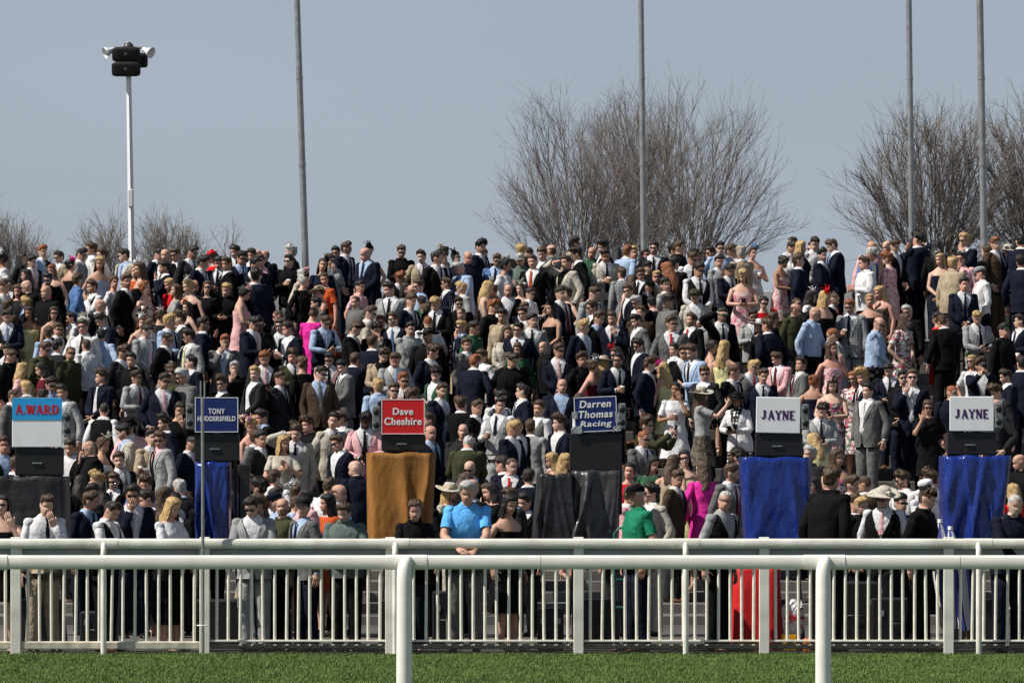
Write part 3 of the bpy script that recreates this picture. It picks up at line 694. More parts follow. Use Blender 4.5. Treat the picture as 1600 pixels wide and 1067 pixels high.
        for z in zs:
            row = list(trow(T, max(z, .86))); row[0] = z
            if z < .86: t = (.86 - z) / .6; row[1] += fl * t * .16 - .015 * (1 - fl) * t; row[2] += fl * t * .13 + .01
            p = ring(row, .014)
            if z < .8: p[:, :2] *= (1 + .05 * fl * np.sin(TH * 7 + rs.rand() * 6))[:, None]
            rr.append(p)
        rr = np.array(rr) + rs.normal(0, .002, (len(zs), NT, 3)) * np.array([1, 1, 0]); dm.add(rr.reshape(-1, 3), loftq(len(zs), NT))
        if kind == 'ds': sleeves(dm, .018, 3)
        if kind == 'dl': sleeves(dm, .014, 8)
        parts.append(('dress', dm, [fabric(cols[0])]))
        if kind in ('ds', 'dl') and len(cols) > 1:
            sk = MB(); rr2 = rr[:6] * np.array([1.05, 1.05, 1]); sk.add(rr2.reshape(-1, 3), loftq(6, NT)); parts.append(('skirt', sk, [fabric(cols[1])]))
    # ---- head wear and hair (rigid with the head)
    hparts = []
    if not (sp['hair'] == 'b' and rs.rand() < .25): hparts.append(('hair', hair_mesh(sp['hair'], rs), [hairm(sp['hcol'])]))
    if sp.get('glasses'): hparts.append(('sunglasses' if sp['glasses'] == 1 else 'glasses', glasses_mesh(sp['glasses'] == 2), [M_GLASS, M_BLACK]))
    if sp.get('hat'): hparts.append(({'f': 'flat_cap', 'c': 'cap', 'b': 'knitted_hat', 'h': 'hat', 'x': 'fascinator'}[sp['hat'][0]], hat_mesh(sp['hat'][0], rs), [fabric(sp['hat'][1])]))
    # ---- pose the head, lean the torso
    cy, sy = math.cos(yaw), math.sin(yaw); cp, spp = math.cos(pitch), math.sin(pitch); cr_, sr_ = math.cos(roll), math.sin(roll)
    Rz = np.array([[cy, -sy, 0], [sy, cy, 0], [0, 0, 1]]); Rx = np.array([[1, 0, 0], [0, cp, -spp], [0, spp, cp]]); Ry = np.array([[cr_, 0, sr_], [0, 1, 0], [-sr_, 0, cr_]])
    HR = Rz @ Rx @ Ry; piv = np.array([0, .012, 1.50])
    def hrot(V, w): return V + w[:, None] * ((V - piv) @ HR.T + piv - V)
    tilt = rs.uniform(-.06, .06)
    def bend(V):
        w = sstep(.85, 1.2, V[:, 2]); a = lean * w; d_ = V - np.array([0, 0, .93]); ca, sa = np.cos(a), np.sin(a)
        return np.stack([V[:, 0] + tilt * w * d_[:, 2], d_[:, 1] * ca - d_[:, 2] * sa, d_[:, 1] * sa + d_[:, 2] * ca + .93], 1)
    out = []
    for nme, mb, mats in parts:
        V = mb.verts()
        if nme == 'body':
            hand_far = np.abs(V[:, 0]) < .115
            near = (np.abs(V[:, 0]) < .12) & (V[:, 1] > -.135) & (V[:, 1] < .125)
            w = sstep(1.495, 1.55, V[:, 2]) * near
            # only torso/neck/head vertices take the head turn: they come first in the mesh
            nh = nr * NT + 3; idx = np.arange(len(V)) < nr * NT + len(HEAD) * NT + 1
            V = hrot(V, np.where(idx, sstep(1.48, 1.53, V[:, 2]), 0))
        mb.setverts(bend(V)); out.append((nme, mb, mats))
    for nme, mb, mats in hparts:
        V = hshrink(mb.verts()) * np.array([sp['hw'], 1, 1]); wt = sstep(1.30, 1.50, V[:, 2]) if nme == 'hair' else np.ones(len(V)); mb.setverts(bend(hrot(V, wt))); out.append((nme, mb, mats))
    H2 = []
    for code, p, dv, n_ in holds: H2.append((code, bend(p[None])[0], dv, n_))
    return out, H2

# people read off the photograph in eight windows (4x enlarged): crown x, crown y, clothes, hair[+hat], facing, pose, flags
# flags: g sunglasses, s spectacles, b beard, r at the rail, B big, 4/5 darker skin, H<c> handbag, R red cup
CROWD = """
T 0 360
30 115 ds:w uk+xw L d 4;135 140 j:k lk R d;185 152 m:c/w/- sd R d;268 88 m:B/w/- sg R d;325 185 d:k lg+xk F d;390 125 m:t/w/- sk L k g;440 160 d:k uk+xP B d;500 105 m:G/w/n sk R d g;580 70 s:w sn L d g
615 155 d:B ly R d;645 112 s:w sn L d;785 108 m:W/B/- sd F k;852 212 ds:O uy L d;885 175 d:k ln+xw L d;960 105 m:n/w/- sk R d;1042 108 m:k/w/- bn L d;1110 105 m:b/w/- sn L d g;1185 88 m:c/w/k sd F d g
1042 185 m:n/w/n sd L h;1238 145 m:n/w/- sk R d;1338 125 dl:r un+br L d;1370 155 m:n/w/n sd F p;1425 160 m:k/w/- sk L d;1492 85 m:n/w/n sd F d;1495 128 m:n/B/n sk F d g;1550 120 m:G/B/- sk L d;1592 108 m:k/w/- sd F d;1585 165 m:n/w/- sk F c
165 238 dl:k ld F d;68 300 m:k/w/- sn F d g;190 300 j:k bn F d g;305 258 m:k/k/r sk F d g;312 335 j:k bn L c;15 300 m:G/w/- sn R d;105 330 dl:c ln F d;600 305 w:k/w/- sn L h;772 270 m:k/w/- sn R c b;480 265 j:b sn R d
695 280 dl:w un R d;905 312 d:f ug R d;1070 295 ds:r ly L d;1100 330 dl:G ln L f;1190 285 d:k uy+xW F d;1232 300 m:g/c/- bn F p;1282 310 dl:k ln F d g;1410 320 j:k sd F p;1497 318 d:p uk+xp R p;1580 235 m:n/w/- sk B d
145 410 m:n/B/- sd L d;178 468 d:l ld F d 4;42 480 m:n/w/B sd F p;25 425 j:u sn B d;318 470 d:k ld F d g;440 505 w:W/w/k sk L d g;530 515 m:g/w/- uw+xW L d;615 420 m:k/w/- bd R d g;665 505 m:n/w/- sd L p;510 552 s:w/k sk F d g
645 608 s:B sk B d;862 515 d:m lg+xw F d;935 548 m:G/w/- sn R d g;900 578 m:G/w/p sd R d;1000 470 dl:c un+xW B d;1058 515 m:B/w/k sd R c R;1100 495 ds:u ln F d;1155 500 m:c/w/- qn L d;1180 425 d:k ld+xO L d;1270 535 m:n/w/W sd F d g
1015 625 m:k/w/k zd R d g;1190 608 m:G/w/l sd F c g;1398 642 m:g/w/B sg F h;1560 520 m:n/w/p sk R p g;345 575 m:k/w/- sn F d g;310 595 s:B sn B d;355 680 m:c/w/- sd B d;245 685 j:o sd F c g;428 718 j:o zn F d g;555 668 t:w zn B d
755 712 m:c/w/- qn F c b;850 755 j:k sk L d;55 700 m:n/w/n sk F d g;28 735 j:k sn R h;130 820 ds:p ly R d;295 815 dl:e ld L f;628 868 m:n/n/w qn F d;838 868 m:G/w/e sd F c g;1020 885 m:n/w/p sd F d g;1095 855 j:o sn L d
1178 850 j:g sw L p g;1195 775 m:n/w/- sk L d;1050 830 m:G/w/- qk R d;1450 815 j:k sw F h;1385 905 m:k/w/- qd L d g;345 945 s:B sn F d g;420 955 m:G/w/- sd L d;172 932 m:g/w/- sd B d;58 980 m:g/w/- zn F c;235 975 j:k sd B d;302 905 s:B sd R d g;1590 845 m:c/w/- sd L d
T 400 360
8 110 j:k bn F d;45 115 j:k bn F d;40 145 m:n/p/- sd F d g;10 230 m:n/w/- sk B d;230 92 j:k qw L d;210 150 j:k sd F c g;255 215 dl:W uw+xp R h;290 250 dl:k uw+xu R c Hp;425 325 d:k un+ht L f;410 150 dl:n ln+xk F d
460 145 m:G/G/- sn F h g;500 98 m:n/B/- sk F h g;550 65 m:n/w/- sn R d g;702 97 m:n/B/n bw F d B;690 66 d:W uk+xk F d;918 88 j:k sk F c gb;640 308 t:p sk R d;885 255 m:k/w/e qg F d g;838 315 m:G/w/k sk F d
1032 118 m:t/w/e sd F d;1112 122 m:k/w/- sk F d;1168 130 m:k/w/- sn R d;1168 78 dl:g uk+xW L d;1265 112 dl:k uk+xk F d g;1325 122 j:n bn F d;1388 58 m:n/w/k qk F d b;1425 112 m:n/w/n sk F d;1500 140 m:b/B/n sn F d g;1300 185 m:B/B/- sw L p
1545 150 dl:w uk+xW R d;1205 290 m:n/w/k sn L c gR;1285 315 m:G/w/- sd L d g;972 330 j:e bd F d s;1030 300 s:B sn L d g;930 320 j:k ld F d;640 400 j:g zn L d;400 412 m:g/g/- sk L d;445 258 ds:O un L d;945 390 m:n/w/n sn R d
675 462 m:W/w/n sn R c g;1050 400 j:v sd B d;1130 400 m:k/w/k sd F p;1065 445 s:w sn B d;1280 412 j:k sd F d g;1445 290 d:W ly+xW R d;1492 318 ds:r un+xr L d;1560 328 m:k/w/- bn F d;1520 405 s:w zn+ck L d;1450 432 s:k qg F d gb
1280 475 j:k zn L d;168 488 j:k zn L d g;150 548 m:k/w/- sn F c g;220 565 m:n/w/- sd L c;12 530 dl:k ld F d g;345 470 ds:P un B p;412 518 w:n/B/B sn R p g;592 560 m:k/w/m qn R p;705 470 m:n/w/- sn R d;762 570 m:k/w/- qd F h
790 525 m:n/w/- sn F d g;880 510 m:n/w/b sn F d g;950 565 j:G/w sk R d;740 648 m:n/w/- sk B d;1085 525 t:w zg B d;1075 588 j:k sk+hk F d;1280 558 m:n/B/- sy L h g;1345 562 j:v sd R d;1550 480 j:t sd F d;1555 588 dl:W ln F f
1312 668 m:g/w/- sn R d;1078 708 m:n/w/- qn F k;790 728 m:t/k/- qn F p;865 748 m:G/w/- sn F p;58 742 m:c/w/p sg F p;235 742 m:o/w/n qn F c;295 778 dl:k un B d;460 750 m:p/w/k sk F p g;555 800 m:g/w/- sk L d;600 758 m:n/w/- sn B h
402 838 m:u/B/g sd F d g;155 878 m:c/w/k sn R d;1350 765 m:n/w/- sg B d;1420 738 t:w sn L c R;1135 845 m:v/w/- qd L c R;1150 948 m:n/w/B sn F d b;925 882 m:g/w/- sg F h g;865 948 j:k sk F h g;770 920 m:B/B/- sy B d;960 980 j:k qn B d
1490 988 w:k/w/- sk F d sb;1585 755 j:k sd F d;1295 1030 m:k/w/- sn B d
T 800 360
55 78 j:k sk B d;105 102 m:k/w/- sn L d;62 140 j:a sw+cG F c;145 148 m:k/w/O sn F c;200 100 m:n/w/- sn L d;250 80 m:g/g/- bn B d;382 36 m:t/w/- sd R d g;432 98 m:k/w/p qd L d g;490 95 j:v bn F d;352 152 m:W/k/k sn L e
575 58 m:k/w/- qd L d;585 105 m:W/w/n sd F c;650 95 j:k lk B d;695 85 m:B/w/- sg B d;765 96 s:w/k sd F d;830 110 dl:k lk F d;885 68 m:c/w/k sk F d g;1000 78 m:k/w/- qk R d g;1035 62 j:k sk F d;1105 128 s:w/k sn F d g
1150 110 m:n/w/- un+cn R d;1240 98 m:k/w/- sd L d g;1298 68 s:B sk F d g;1345 85 s:W sn F d g;1285 152 m:G/w/O sd F d;1020 158 m:k/w/- sk B d;1440 95 m:t/w/- sw+ft B d;1395 138 ds:v ly+xO F d;1510 80 d:w un+xb F c;1385 90 m:k/w/- sd F d
838 192 j:k sk+ck F d;795 228 m:k/w/- sd F d g;895 250 m:t/w/- sy R d g;985 190 dl:u lg B d;700 225 m:q/w/- sn B d;735 272 d:k ln B d;50 308 d:W ud+xW F d;115 352 s:w sd R c g;312 348 m:n/w/- sd R d;345 335 d:t ud+xW L d
490 342 m:G/w/- sn R d;500 432 m:k/w/- sd L d g;520 498 m:k/B/- sk F d;262 420 d:k lk+xk L f;65 445 m:n/w/- sd F d;95 475 m:W/w/- sd L d g;120 518 m:G/w/k sk F d;755 333 m:n/w/- sn L d g;835 308 m:k/w/p sk+fk F d;970 294 m:G/w/- sk R d
968 392 j:g sn+cn L d;798 398 m:k/w/- sw F d g;890 408 w:n/p/- sk B d g;795 470 j:u sn F d;1168 195 w:k/w/k sd F d g;1350 203 m:n/w/- sd R p;1438 228 d:F ly F p;1150 362 m:W/w/- sd+fo F c;1308 476 m:k/w/n sk+cv F e g;1510 490 m:G/w/- sk F c gb
1570 408 dl:r uk F d g;1562 535 dl:k ln+hw L d;1210 505 m:G/w/- lk B d;1122 512 m:k/w/r sn L c b;1012 530 m:g/w/r sn F k g;800 515 m:g/w/- sk L d b;640 500 m:n/w/- sn F h b;432 550 m:n/w/B sy R d;50 568 m:n/w/- sk F d g;220 685 j:k bn L d
300 698 m:n/w/p sk F f g;688 700 dl:k ld+xr F d g;795 668 m:n/w/- sk F d g;632 758 m:n/w/k sk F c g;565 765 d:W ly+hW B d;485 778 d:e un+xG R d;428 762 j:k/w qn R d;1018 702 w:G/w/- sk L c;1065 708 m:k/w/- sn F d g;1165 697 m:B/w/- sn L c b
1232 682 d:p ud F d;1330 680 d:l ly B d;965 795 d:l ly+xP B d;830 786 m:n/w/- qn R d;302 918 m:n/B/- bw F d;60 952 m:n/w/g sd L c s;432 1010 m:n/w/- sn L d;1200 842 m:c/w/- sn F d g;1360 832 m:k/w/k sn R d;1478 798 m:g/w/r sd F d g
1558 858 m:n/w/n sn F d;25 692 dl:v ln F d;12 755 m:k/w/- sd F d
T 1200 360
118 58 s:w sd R h;160 28 s:w zd L h;280 32 s:w sd F d;212 62 m:n/g/- ly R d;275 72 m:t/w/p sd L d g;430 42 m:n/w/b sn L p;75 132 d:F ud+xw R p 4;200 138 m:n/w/k sn R k;340 106 m:n/w/n sk R d;635 55 s:p bn F d g
615 97 m:b/w/- sw R d g;718 72 t:B bn R d;752 55 j:u bg L d;785 50 m:k/w/- sd R d;710 126 j:n sd R d g;768 128 dl:F qg B d Ht;615 157 j:w/G sn F c R;925 5 m:n/w/- qk B h;905 42 m:n/w/- sk B e B;1060 60 j:k lk B d
1240 12 m:n/w/- sy L h g;1070 118 d:n ly+xG F d HG;1152 155 m:t/t/- sy B d B;1215 132 s:p sk F h g;1290 122 m:k/w/- sk L h b;1365 88 j:k un B d;1425 38 m:u/w/- sg R d;1488 70 d:t un+hW L d;1575 18 m:n/w/- sk B d;1330 222 s:w/p zn+fG L d
1212 290 m:n/w/n sk F d;1592 145 m:n/w/- sd B d;240 352 dl:w ld+xw R d;330 348 d:k ly+xr R d;178 415 j:c zn F d g;150 447 j:o bn F d g;262 465 s:B bw R c g;398 378 m:k/w/r zn R c b;525 424 m:q/w/n sg F c gb;628 392 d:k uy F d
705 340 d:j ly L h;665 528 s:B bn R f g;892 462 j:k sw L c g;842 512 ds:f ln F d g;1058 505 ds:r uk L d g;1105 515 m:k/w/- sn B d;1312 490 m:G/w/k sd F p;1462 578 j:k sk+cv R c;25 485 dl:k un+xr F d g;22 540 m:n/w/- sn B d
420 598 m:q/w/- zg L d;400 688 d:F ln R h;78 752 m:p/w/- sd L d;195 788 m:g/w/- sd L d;1582 522 m:n/w/- sd L c;285 895 d:n ug B d;405 878 d:f ln+xp F p;545 872 ds:f lg F d g;625 855 m:n/w/- qk L d;765 820 m:n/w/- sd F p
840 870 j:k sk F d g;898 866 m:n/w/w sn F h g;1290 755 ds:w ly+xv F d g;1330 795 m:n/w/- qn F x HE;1500 858 m:n/w/- sd L d;1465 950 m:c/w/- qd L d;1152 958 j:n zg F d s;625 948 m:g/w/w sk F d B;1590 780 m:n/w/- sd B d
T 0 600
25 325 m:k/B/- sn F d s;62 435 m:k/w/- sn R d;645 105 w:k/w/- zd B d;580 340 j:k bn L h g;635 300 d:w un+xW R d;825 178 m:p/w/- ln+hk F p;812 238 m:W/B/B sk L f;940 278 m:t/w/k sd R c;1020 280 m:G/p/k sn L c g;1108 100 dl:k ud F h
1068 185 m:n/w/- qd L d;1175 312 m:n/w/- zd R d;1575 278 m:g/w/- sn F d;1578 185 d:W uy+xp F d;600 545 m:k/w/- qd L d;705 545 m:k/w/n sn F c g;572 612 dl:k ud B d;655 615 j:k ld B d;835 622 m:n/w/w sd F h g;905 568 m:b/w/w qn F d
1010 642 dl:k ln B d;1155 585 m:c/B/- sw B d;268 685 s:w/n sn F h r;660 715 w:k/w/- sd R p r;1055 700 dl:w/k ly R p r;10 690 d:k lk F h gr;1590 690 m:G/w/- sd F p gr;1560 555 j:n sn B d;480 560 j:k ld B d;760 420 m:k/w/- sd F d;450 330 m:k/w/- sd F d
T 400 600
5 185 dl:u uy L d;62 148 m:k/B/- sd L h;5 285 m:c/w/- sk R c;160 315 ds:W ly F a;248 247 m:W/w/n qn F e;345 200 j:k qn L d;458 172 m:W/w/k sk F c;528 165 m:G/w/- sn F d g;535 310 m:n/w/- sk L d g;688 165 m:p/w/- qk F p 5
1095 248 m:n/B/- bn R d;1085 172 j:k sk F d;1288 78 m:n/w/- sn B d;1360 92 m:k/w/- sk R d;1520 78 w:G/w/n sk F c;1298 238 j:c bg F d;1305 295 m:o/w/- sw+fk B p;1355 463 m:c/w/- bd F d gb;1560 437 m:n/w/- sd B d;1590 218 m:n/w/- sk R d
128 528 s:w sn B d;245 598 dl:k un+xw B d;35 585 j:k qk B d;430 572 s:w sn B d;315 645 j:p zk L d 5;515 618 s:B bn R d;640 462 j:n bw B d;450 682 ds:O lk L d;150 705 j:o/w bn L d rb;320 708 m:g/B/- sk+fc L d r
565 725 j:a sn F p r;28 685 j:c sn F d gr;165 672 s:B zk+fn L d;970 750 j:k un F l r;1305 640 t:A sw F l r;1215 590 ds:W ly+hW R d;1325 585 m:k/w/- bw L d;1455 608 dl:k ln F d;1515 608 dl:k ld L h;1565 680 d:k lk R d r;1270 545 dl:k ln F d;230 690 s:B sd R d
T 800 600
168 100 w:g/w/- sd L d;30 208 m:k/w/- sk F d;125 215 m:G/w/- sn B d;315 188 m:n/w/- qn L d;5 448 m:n/w/r zn F d;260 420 d:k ly L d;340 425 d:k ly R d;830 200 m:o/w/- qn R x g;805 280 m:g/w/k zg R f g;1025 -18 ds:w uk F q 4
1190 -5 ds:G/j ln+hW R x Ht;1425 25 m:w/z/- lk+hk F p 4;880 438 dl:v lk F d;985 432 d:t ln B d;1085 405 d:l lk F h g;1005 528 m:u/w/- sn R d;1195 470 dl:P ln B d;1385 388 m:n/w/- zk F d b5;1455 392 m:n/B/- qd B d;1345 490 m:g/w/- sk R d
1285 655 w:k/G/- zw R d rs;880 615 m:W/w/- sk L d g;780 632 t:E zw+fk L d r;715 485 ds:r uk F d;705 625 m:p/w/p sn F d;90 520 m:n/w/- sd B d
T 1200 600
318 108 m:G/w/- qk F p;320 295 ds:l ly B d;250 380 j:c sw L d;1438 85 j:c bw L d s;1010 92 ds:k ln F h g;290 570 dl:k ld L d;365 510 j:k sk B d r;505 562 m:c/w/k sn R f;620 560 m:u/w/- zn B d;715 612 w:k/w/p bn+hW F d g
865 540 s:w qn L d g;1035 528 s:w qn B d;980 590 s:w zn+fw F d;945 640 j:k sn+bk R d r;1485 718 j:n zw F l r;1540 615 dl:r ly B d;1592 425 j:k bw L d;440 400 d:f ln F d;590 700 j:k sd F d
"""
LAND = [(60, 'white and blue board'), (340, 'navy board'), (630, 'red board'), (930, 'taped navy board'), (1215, 'white board over red cloth'), (1520, 'white board by the umbrellas')]
TOPL = [(30, 'bare tree by the parapet'), (205, 'loudspeaker pole'), (330, 'low bare shrubs'), (472, 'lone grey mast'), (640, 'open sky'), (880, 'birch trees'), (1005, 'grey mast among birches'), (1110, 'slender birch tops'), (1250, 'open sky gap'), (1420, 'pale mast'), (1540, 'tapered mast')]
PEOPLE = []
ox = oy = 0
for line in CROWD.strip().split('\n'):
    if line.startswith('T '): _, ox, oy = line.split(); ox, oy = int(ox), int(oy); continue
    for ent in line.split(';'):
        f = ent.split()
        if len(f) < 6: continue
        kd, cl = f[2].split(':'); hr, _, ht = f[3].partition('+'); fl = f[6] if len(f) > 6 else ''
        PEOPLE.append(dict(px=ox + int(f[0]) / 4, py=oy + int(f[1]) / 4, kind=kd, cols=cl.split('/'), hair=hr[0], hcol=hr[1], hat=ht or None, face=f[4], pose=f[5], fl=fl, ox=ox))
for i, p in enumerate(PEOPLE):
    rs = np.random.RandomState(1000 + i); fl = p['fl']
    bag = None
    if 'H' in fl: k = fl.index('H'); bag = fl[k + 1]; fl = fl[:k] + fl[k + 2:]
    p.update(seed=1000 + i, bag=bag, rail='r' in fl, glasses=1 if 'g' in fl else 2 if 's' in fl else 0, beard='b' in fl or (p['kind'] in 'mwsj' and rs.rand() < .12), redcup='R' in fl, big='B' in fl)
    p['lpose'], p['ltie'] = p['pose'], (p['cols'][2] if p['kind'] == 'm' else '-')      # what the photograph shows, for the labels
    p['fem'] = p['kind'] in ('d', 'ds', 'dl') or p['hair'] in 'lu'
    if p['fem']: p['beard'] = False
    p['skin'] = 5 if '5' in fl else 4 if '4' in fl else int(rs.choice([0, 1, 2, 6, 3], p=[.3, .25, .2, .15, .1]))
    p['bulk'] = rs.uniform(0, 1.3) + (1.6 if p['big'] else 0) + (.6 if p['hair'] == 'b' else 0); p['belly'] = (.05 if p['hair'] == 'b' or p['big'] else .012) * rs.rand() * (0 if p['fem'] else 1)
    p['hem'] = float(rs.choice([.3, .42, .55])); p['flare'] = float(rs.choice([.1, .5, .9]))
    if p['kind'] == 'm':
        if p['cols'][2] == '-' and rs.rand() < .55 and not p['fem']: p['cols'][2] = str(rs.choice(list('nnkkBpegc')))
        j = p['cols'][0]; p['trous'] = j if rs.rand() < (.85 if j in 'kncqp' else .55) else str(rs.choice(['k', 'n', 'c']))
    elif p['kind'] == 'w': p['trous'] = p['cols'][0]
    else: p['trous'] = str(rs.choice(['k', 'n', 'c', 'g', 't'], p=[.35, .25, .2, .1, .1]))
    p['shoe'] = (M_SHOEB if rs.rand() < .3 else M_SHOE) if not p['fem'] else mat('shoe_nude', (.45, .30, .22), .4)
    p['rot'] = {'F': 0, 'L': -62, 'R': 62, 'B': 180}[p['face']] + rs.normal(0, 38 if p['face'] == 'F' and p['pose'] in 'dkc' else 14) + (rs.choice([-28, 28]) if p['face'] == 'B' else 0)
    if p['pose'] == 'd' and not p['rail'] and rs.rand() < .42: p['pose'] = str(rs.choice(list('ffkk')))
    if p['hcol'] in 'kd' and p['hair'] in 'sq' and rs.rand() < .4: p['hcol'] = str(rs.choice(list('ddnnny')))
    p['order'] = i
for k in range(16):
    rs = np.random.RandomState(5000 + k); c_ = str(rs.choice(list('kknnc')))
    PEOPLE.append(dict(px=rs.uniform(10, 1590), py=rs.uniform(757, 772), kind='m', cols=[c_, str(rs.choice(list('wwB'))), 'k'], hair='s', hcol=str(rs.choice(list('kdn'))), hat=None, face='F', pose='d', fl='', ox=0, seed=5000 + k, bag=None, rail=False, glasses=int(rs.rand() < .4), beard=False, redcup=False, big=False,
                       lpose='d', ltie='-', fem=False, skin=0, bulk=.6, belly=.01, hem=.4, flare=.1, trous=c_, shoe=M_SHOE, rot=rs.uniform(-90, 90) + (180 if rs.rand() < .3 else 0), order=900 + k, filler=True))
STAND_BOX = []   # bookmakers' pitches that nobody may stand in: x0, x1, D0, D1
for cx_, hw_ in ((58, 70), (340, 48), (626, 66), (915, 80), (1212, 68), (1526, 68)):
    STAND_BOX.append((px2x(cx_ - hw_, 52.6), px2x(cx_ + hw_, 52.6), 51.75, 53.15))
placed = np.zeros((0, 2))
def candidates(p):
    out = []
    if p['rail']:
        for D in (50.72, 50.85, 51.0, 51.2): out.append((D, 0.0, 0 if D < 51 else 1))
        return out
    if p['py'] > 728:
        for D in np.arange(53.5, 61.2, .3): out.append((D, 0.0, ((D - 56.5) / 3.5) ** 2))
        if p.get('filler'): return out
    for a, b, h in STEPS:
        if b - a > 2: ds_ = (a + .25, a + .6, a + 1.0, a + 1.5)
        elif b - a > .8: ds_ = (a + .2, a + .45, a + .72)
        else: ds_ = (a + .22, a + .36)
        for D in ds_: out.append((D, h, 0))
    return out
for p in sorted(PEOPLE, key=lambda q: (not q['rail'], -q['py'])):
    best = None; hn = (1.73 if p['fem'] else 1.785) + (.05 if p['hat'] and p['hat'][0] in 'xh' else 0) + (.03 if p['big'] else 0)
    if p['pose'] == 'l': hn -= .10
    for D, g, c0 in candidates(p):
        h = CAMH + (HORY - p['py']) * D / FPX - g
        x = px2x(p['px'], D); cost = c0 + ((h - hn) / .075) ** 2
        if h < 1.5 or h > 2.0: cost += 60
        if len(placed):
            dd = np.sqrt(((placed[:, 0] - x) / .44) ** 2 + ((placed[:, 1] - D) / .36) ** 2); cost += (np.clip(1 - dd, 0, 1) ** 1.2 * 26).sum()
        for x0, x1, d0, d1 in STAND_BOX:
            if x0 - .2 < x < x1 + .2 and d0 - .25 < D < d1 + .2: cost += 200
        if best is None or cost < best[0]: best = (cost, D, g, h, x)
    _, p['D'], p['g'], p['h'], p['x'] = best; p['cost'] = best[0]
    p['s'] = min(max(p['h'], 1.48), 2.0) / (1.738 + (.05 if p['hat'] and p['hat'][0] in 'xh' else 0)) / (.95 if p['pose'] == 'l' else 1)
    placed = np.vstack([placed, [p['x'], p['D']]])
# crude painter's pass to learn how much of each person shows
buf = np.full((1067, 1600), -1, int)
for i, p in sorted(enumerate(PEOPLE), key=lambda t: -t[1]['D']):
    sc = FPX / p['D'] * p['s']; x, y = p['px'], p['py']
    def rect(x0, y0, x1, y1): buf[max(int(y0), 0):max(int(y1), 0), max(int(x0), 0):max(int(x1), 0)] = i
    rect(x - .09 * sc, y, x + .09 * sc, y + .26 * sc); rect(x - .23 * sc, y + .29 * sc, x + .23 * sc, y + .9 * sc); rect(x - .16 * sc, y + .9 * sc, x + .16 * sc, y + 1.75 * sc)
    p['hy'] = y
cnt = np.bincount(buf[:845][buf[:845] >= 0], minlength=len(PEOPLE)) + 3 * np.bincount(buf[845:][buf[845:] >= 0], minlength=len(PEOPLE)) * 0
for i, p in enumerate(PEOPLE): p['vis'] = int(cnt[i])
NMAX = 300
keep = set(sorted(range(len(PEOPLE)), key=lambda i: -(PEOPLE[i]['vis'] + (1e6 if PEOPLE[i]['rail'] else 0) - (1e6 if PEOPLE[i].get('filler') else 0)))[:NMAX])
POSEW = dict(d='', c='holding a cup', p='looking down at a phone', f='with hands clasped', h='with a hand at the face', e='shading the eyes', x='holding a phone up', k='with hands in pockets', l='leaning on the rail', a='clapping', q='hand at face and holding a cup')
HATW = dict(f='flat cap', c='cap', b='knitted hat', h='wide-brimmed hat', x='fascinator')
def where_of(p):
    if p['rail']: return 'at the rail by the ' + min(LAND, key=lambda t: abs(t[0] - p['px']))[1]
    if p['py'] < 415: return 'on the terrace top below the ' + min(TOPL, key=lambda t: abs(t[0] - p['px']))[1]
    lm = min(LAND, key=lambda t: abs(t[0] - p['px']))[1]
    band = 'upper terrace steps' if p['py'] < 500 else 'middle terrace steps' if p['py'] < 600 else 'lower terrace steps' if p['py'] < 725 else 'tarmac'
    return 'on %s behind the %s' % (band, lm)
def clothes_of(p):
    c = p['cols']; k = p['kind']
    if k == 'm':
        if c[1] == 'z': return 'white jacket over black polka-dot dress'
        t = '%s suit jacket' % CN[c[0]]
        if p['face'] == 'B': return t
        return t + (', %s tie' % CN[c[2]] if p['ltie'] != '-' else ', %s shirt' % CN[c[1]])
    if k == 'w': return '%s waistcoat over %s shirt' % (CN[c[0]], CN[c[1]])
    if k == 's': return '%s shirt' % CN[c[0]] + (' and %s tie' % CN[c[1]] if len(c) > 1 else '')
    if k == 't': return '%s short-sleeved top' % CN[c[0]]
    if k == 'j': return '%s %s' % (CN[c[0]], 'sweater' if c[0] in 'wGv' else 'coat')
    return {'d': '%s sleeveless dress', 'ds': '%s short-sleeved dress', 'dl': '%s long-sleeved dress'}[k] % CN[c[0]]
def label_of(p):
    a = 'person in ' + clothes_of(p)
    if p['hat']: a += ', %s %s' % (CN[p['hat'][1]], HATW[p['hat'][0]])
    w = where_of(p); mid = ['', ', sunglasses', ', spectacles'][p['glasses']]
    ps = POSEW[p['lpose']] or {'B': 'turned away', 'L': 'turned sideways', 'R': 'turned sideways', 'F': ''}[p['face']]; ps = ', ' + ps if ps else ''
    for ext in (mid + ps, ps, mid, ''):
        if len((a + ext + ', ' + w).split()) <= 16: return a + ext + ', ' + w
    return 'person in ' + clothes_of(p).split(',')[0] + ', ' + w
def shorten(t):
    for a, b in ((' terrace steps', ' terrace'), ('white board by the umbrellas', 'white board by umbrellas'), ('white board over red cloth', 'white board above red'), ('person in', 'wearer of'), ('behind the ', 'behind '), ('below the ', 'below ')):
        if len(t.split()) > 16: t = t.replace(a, b)
    return ' '.join(t.split()[:16])
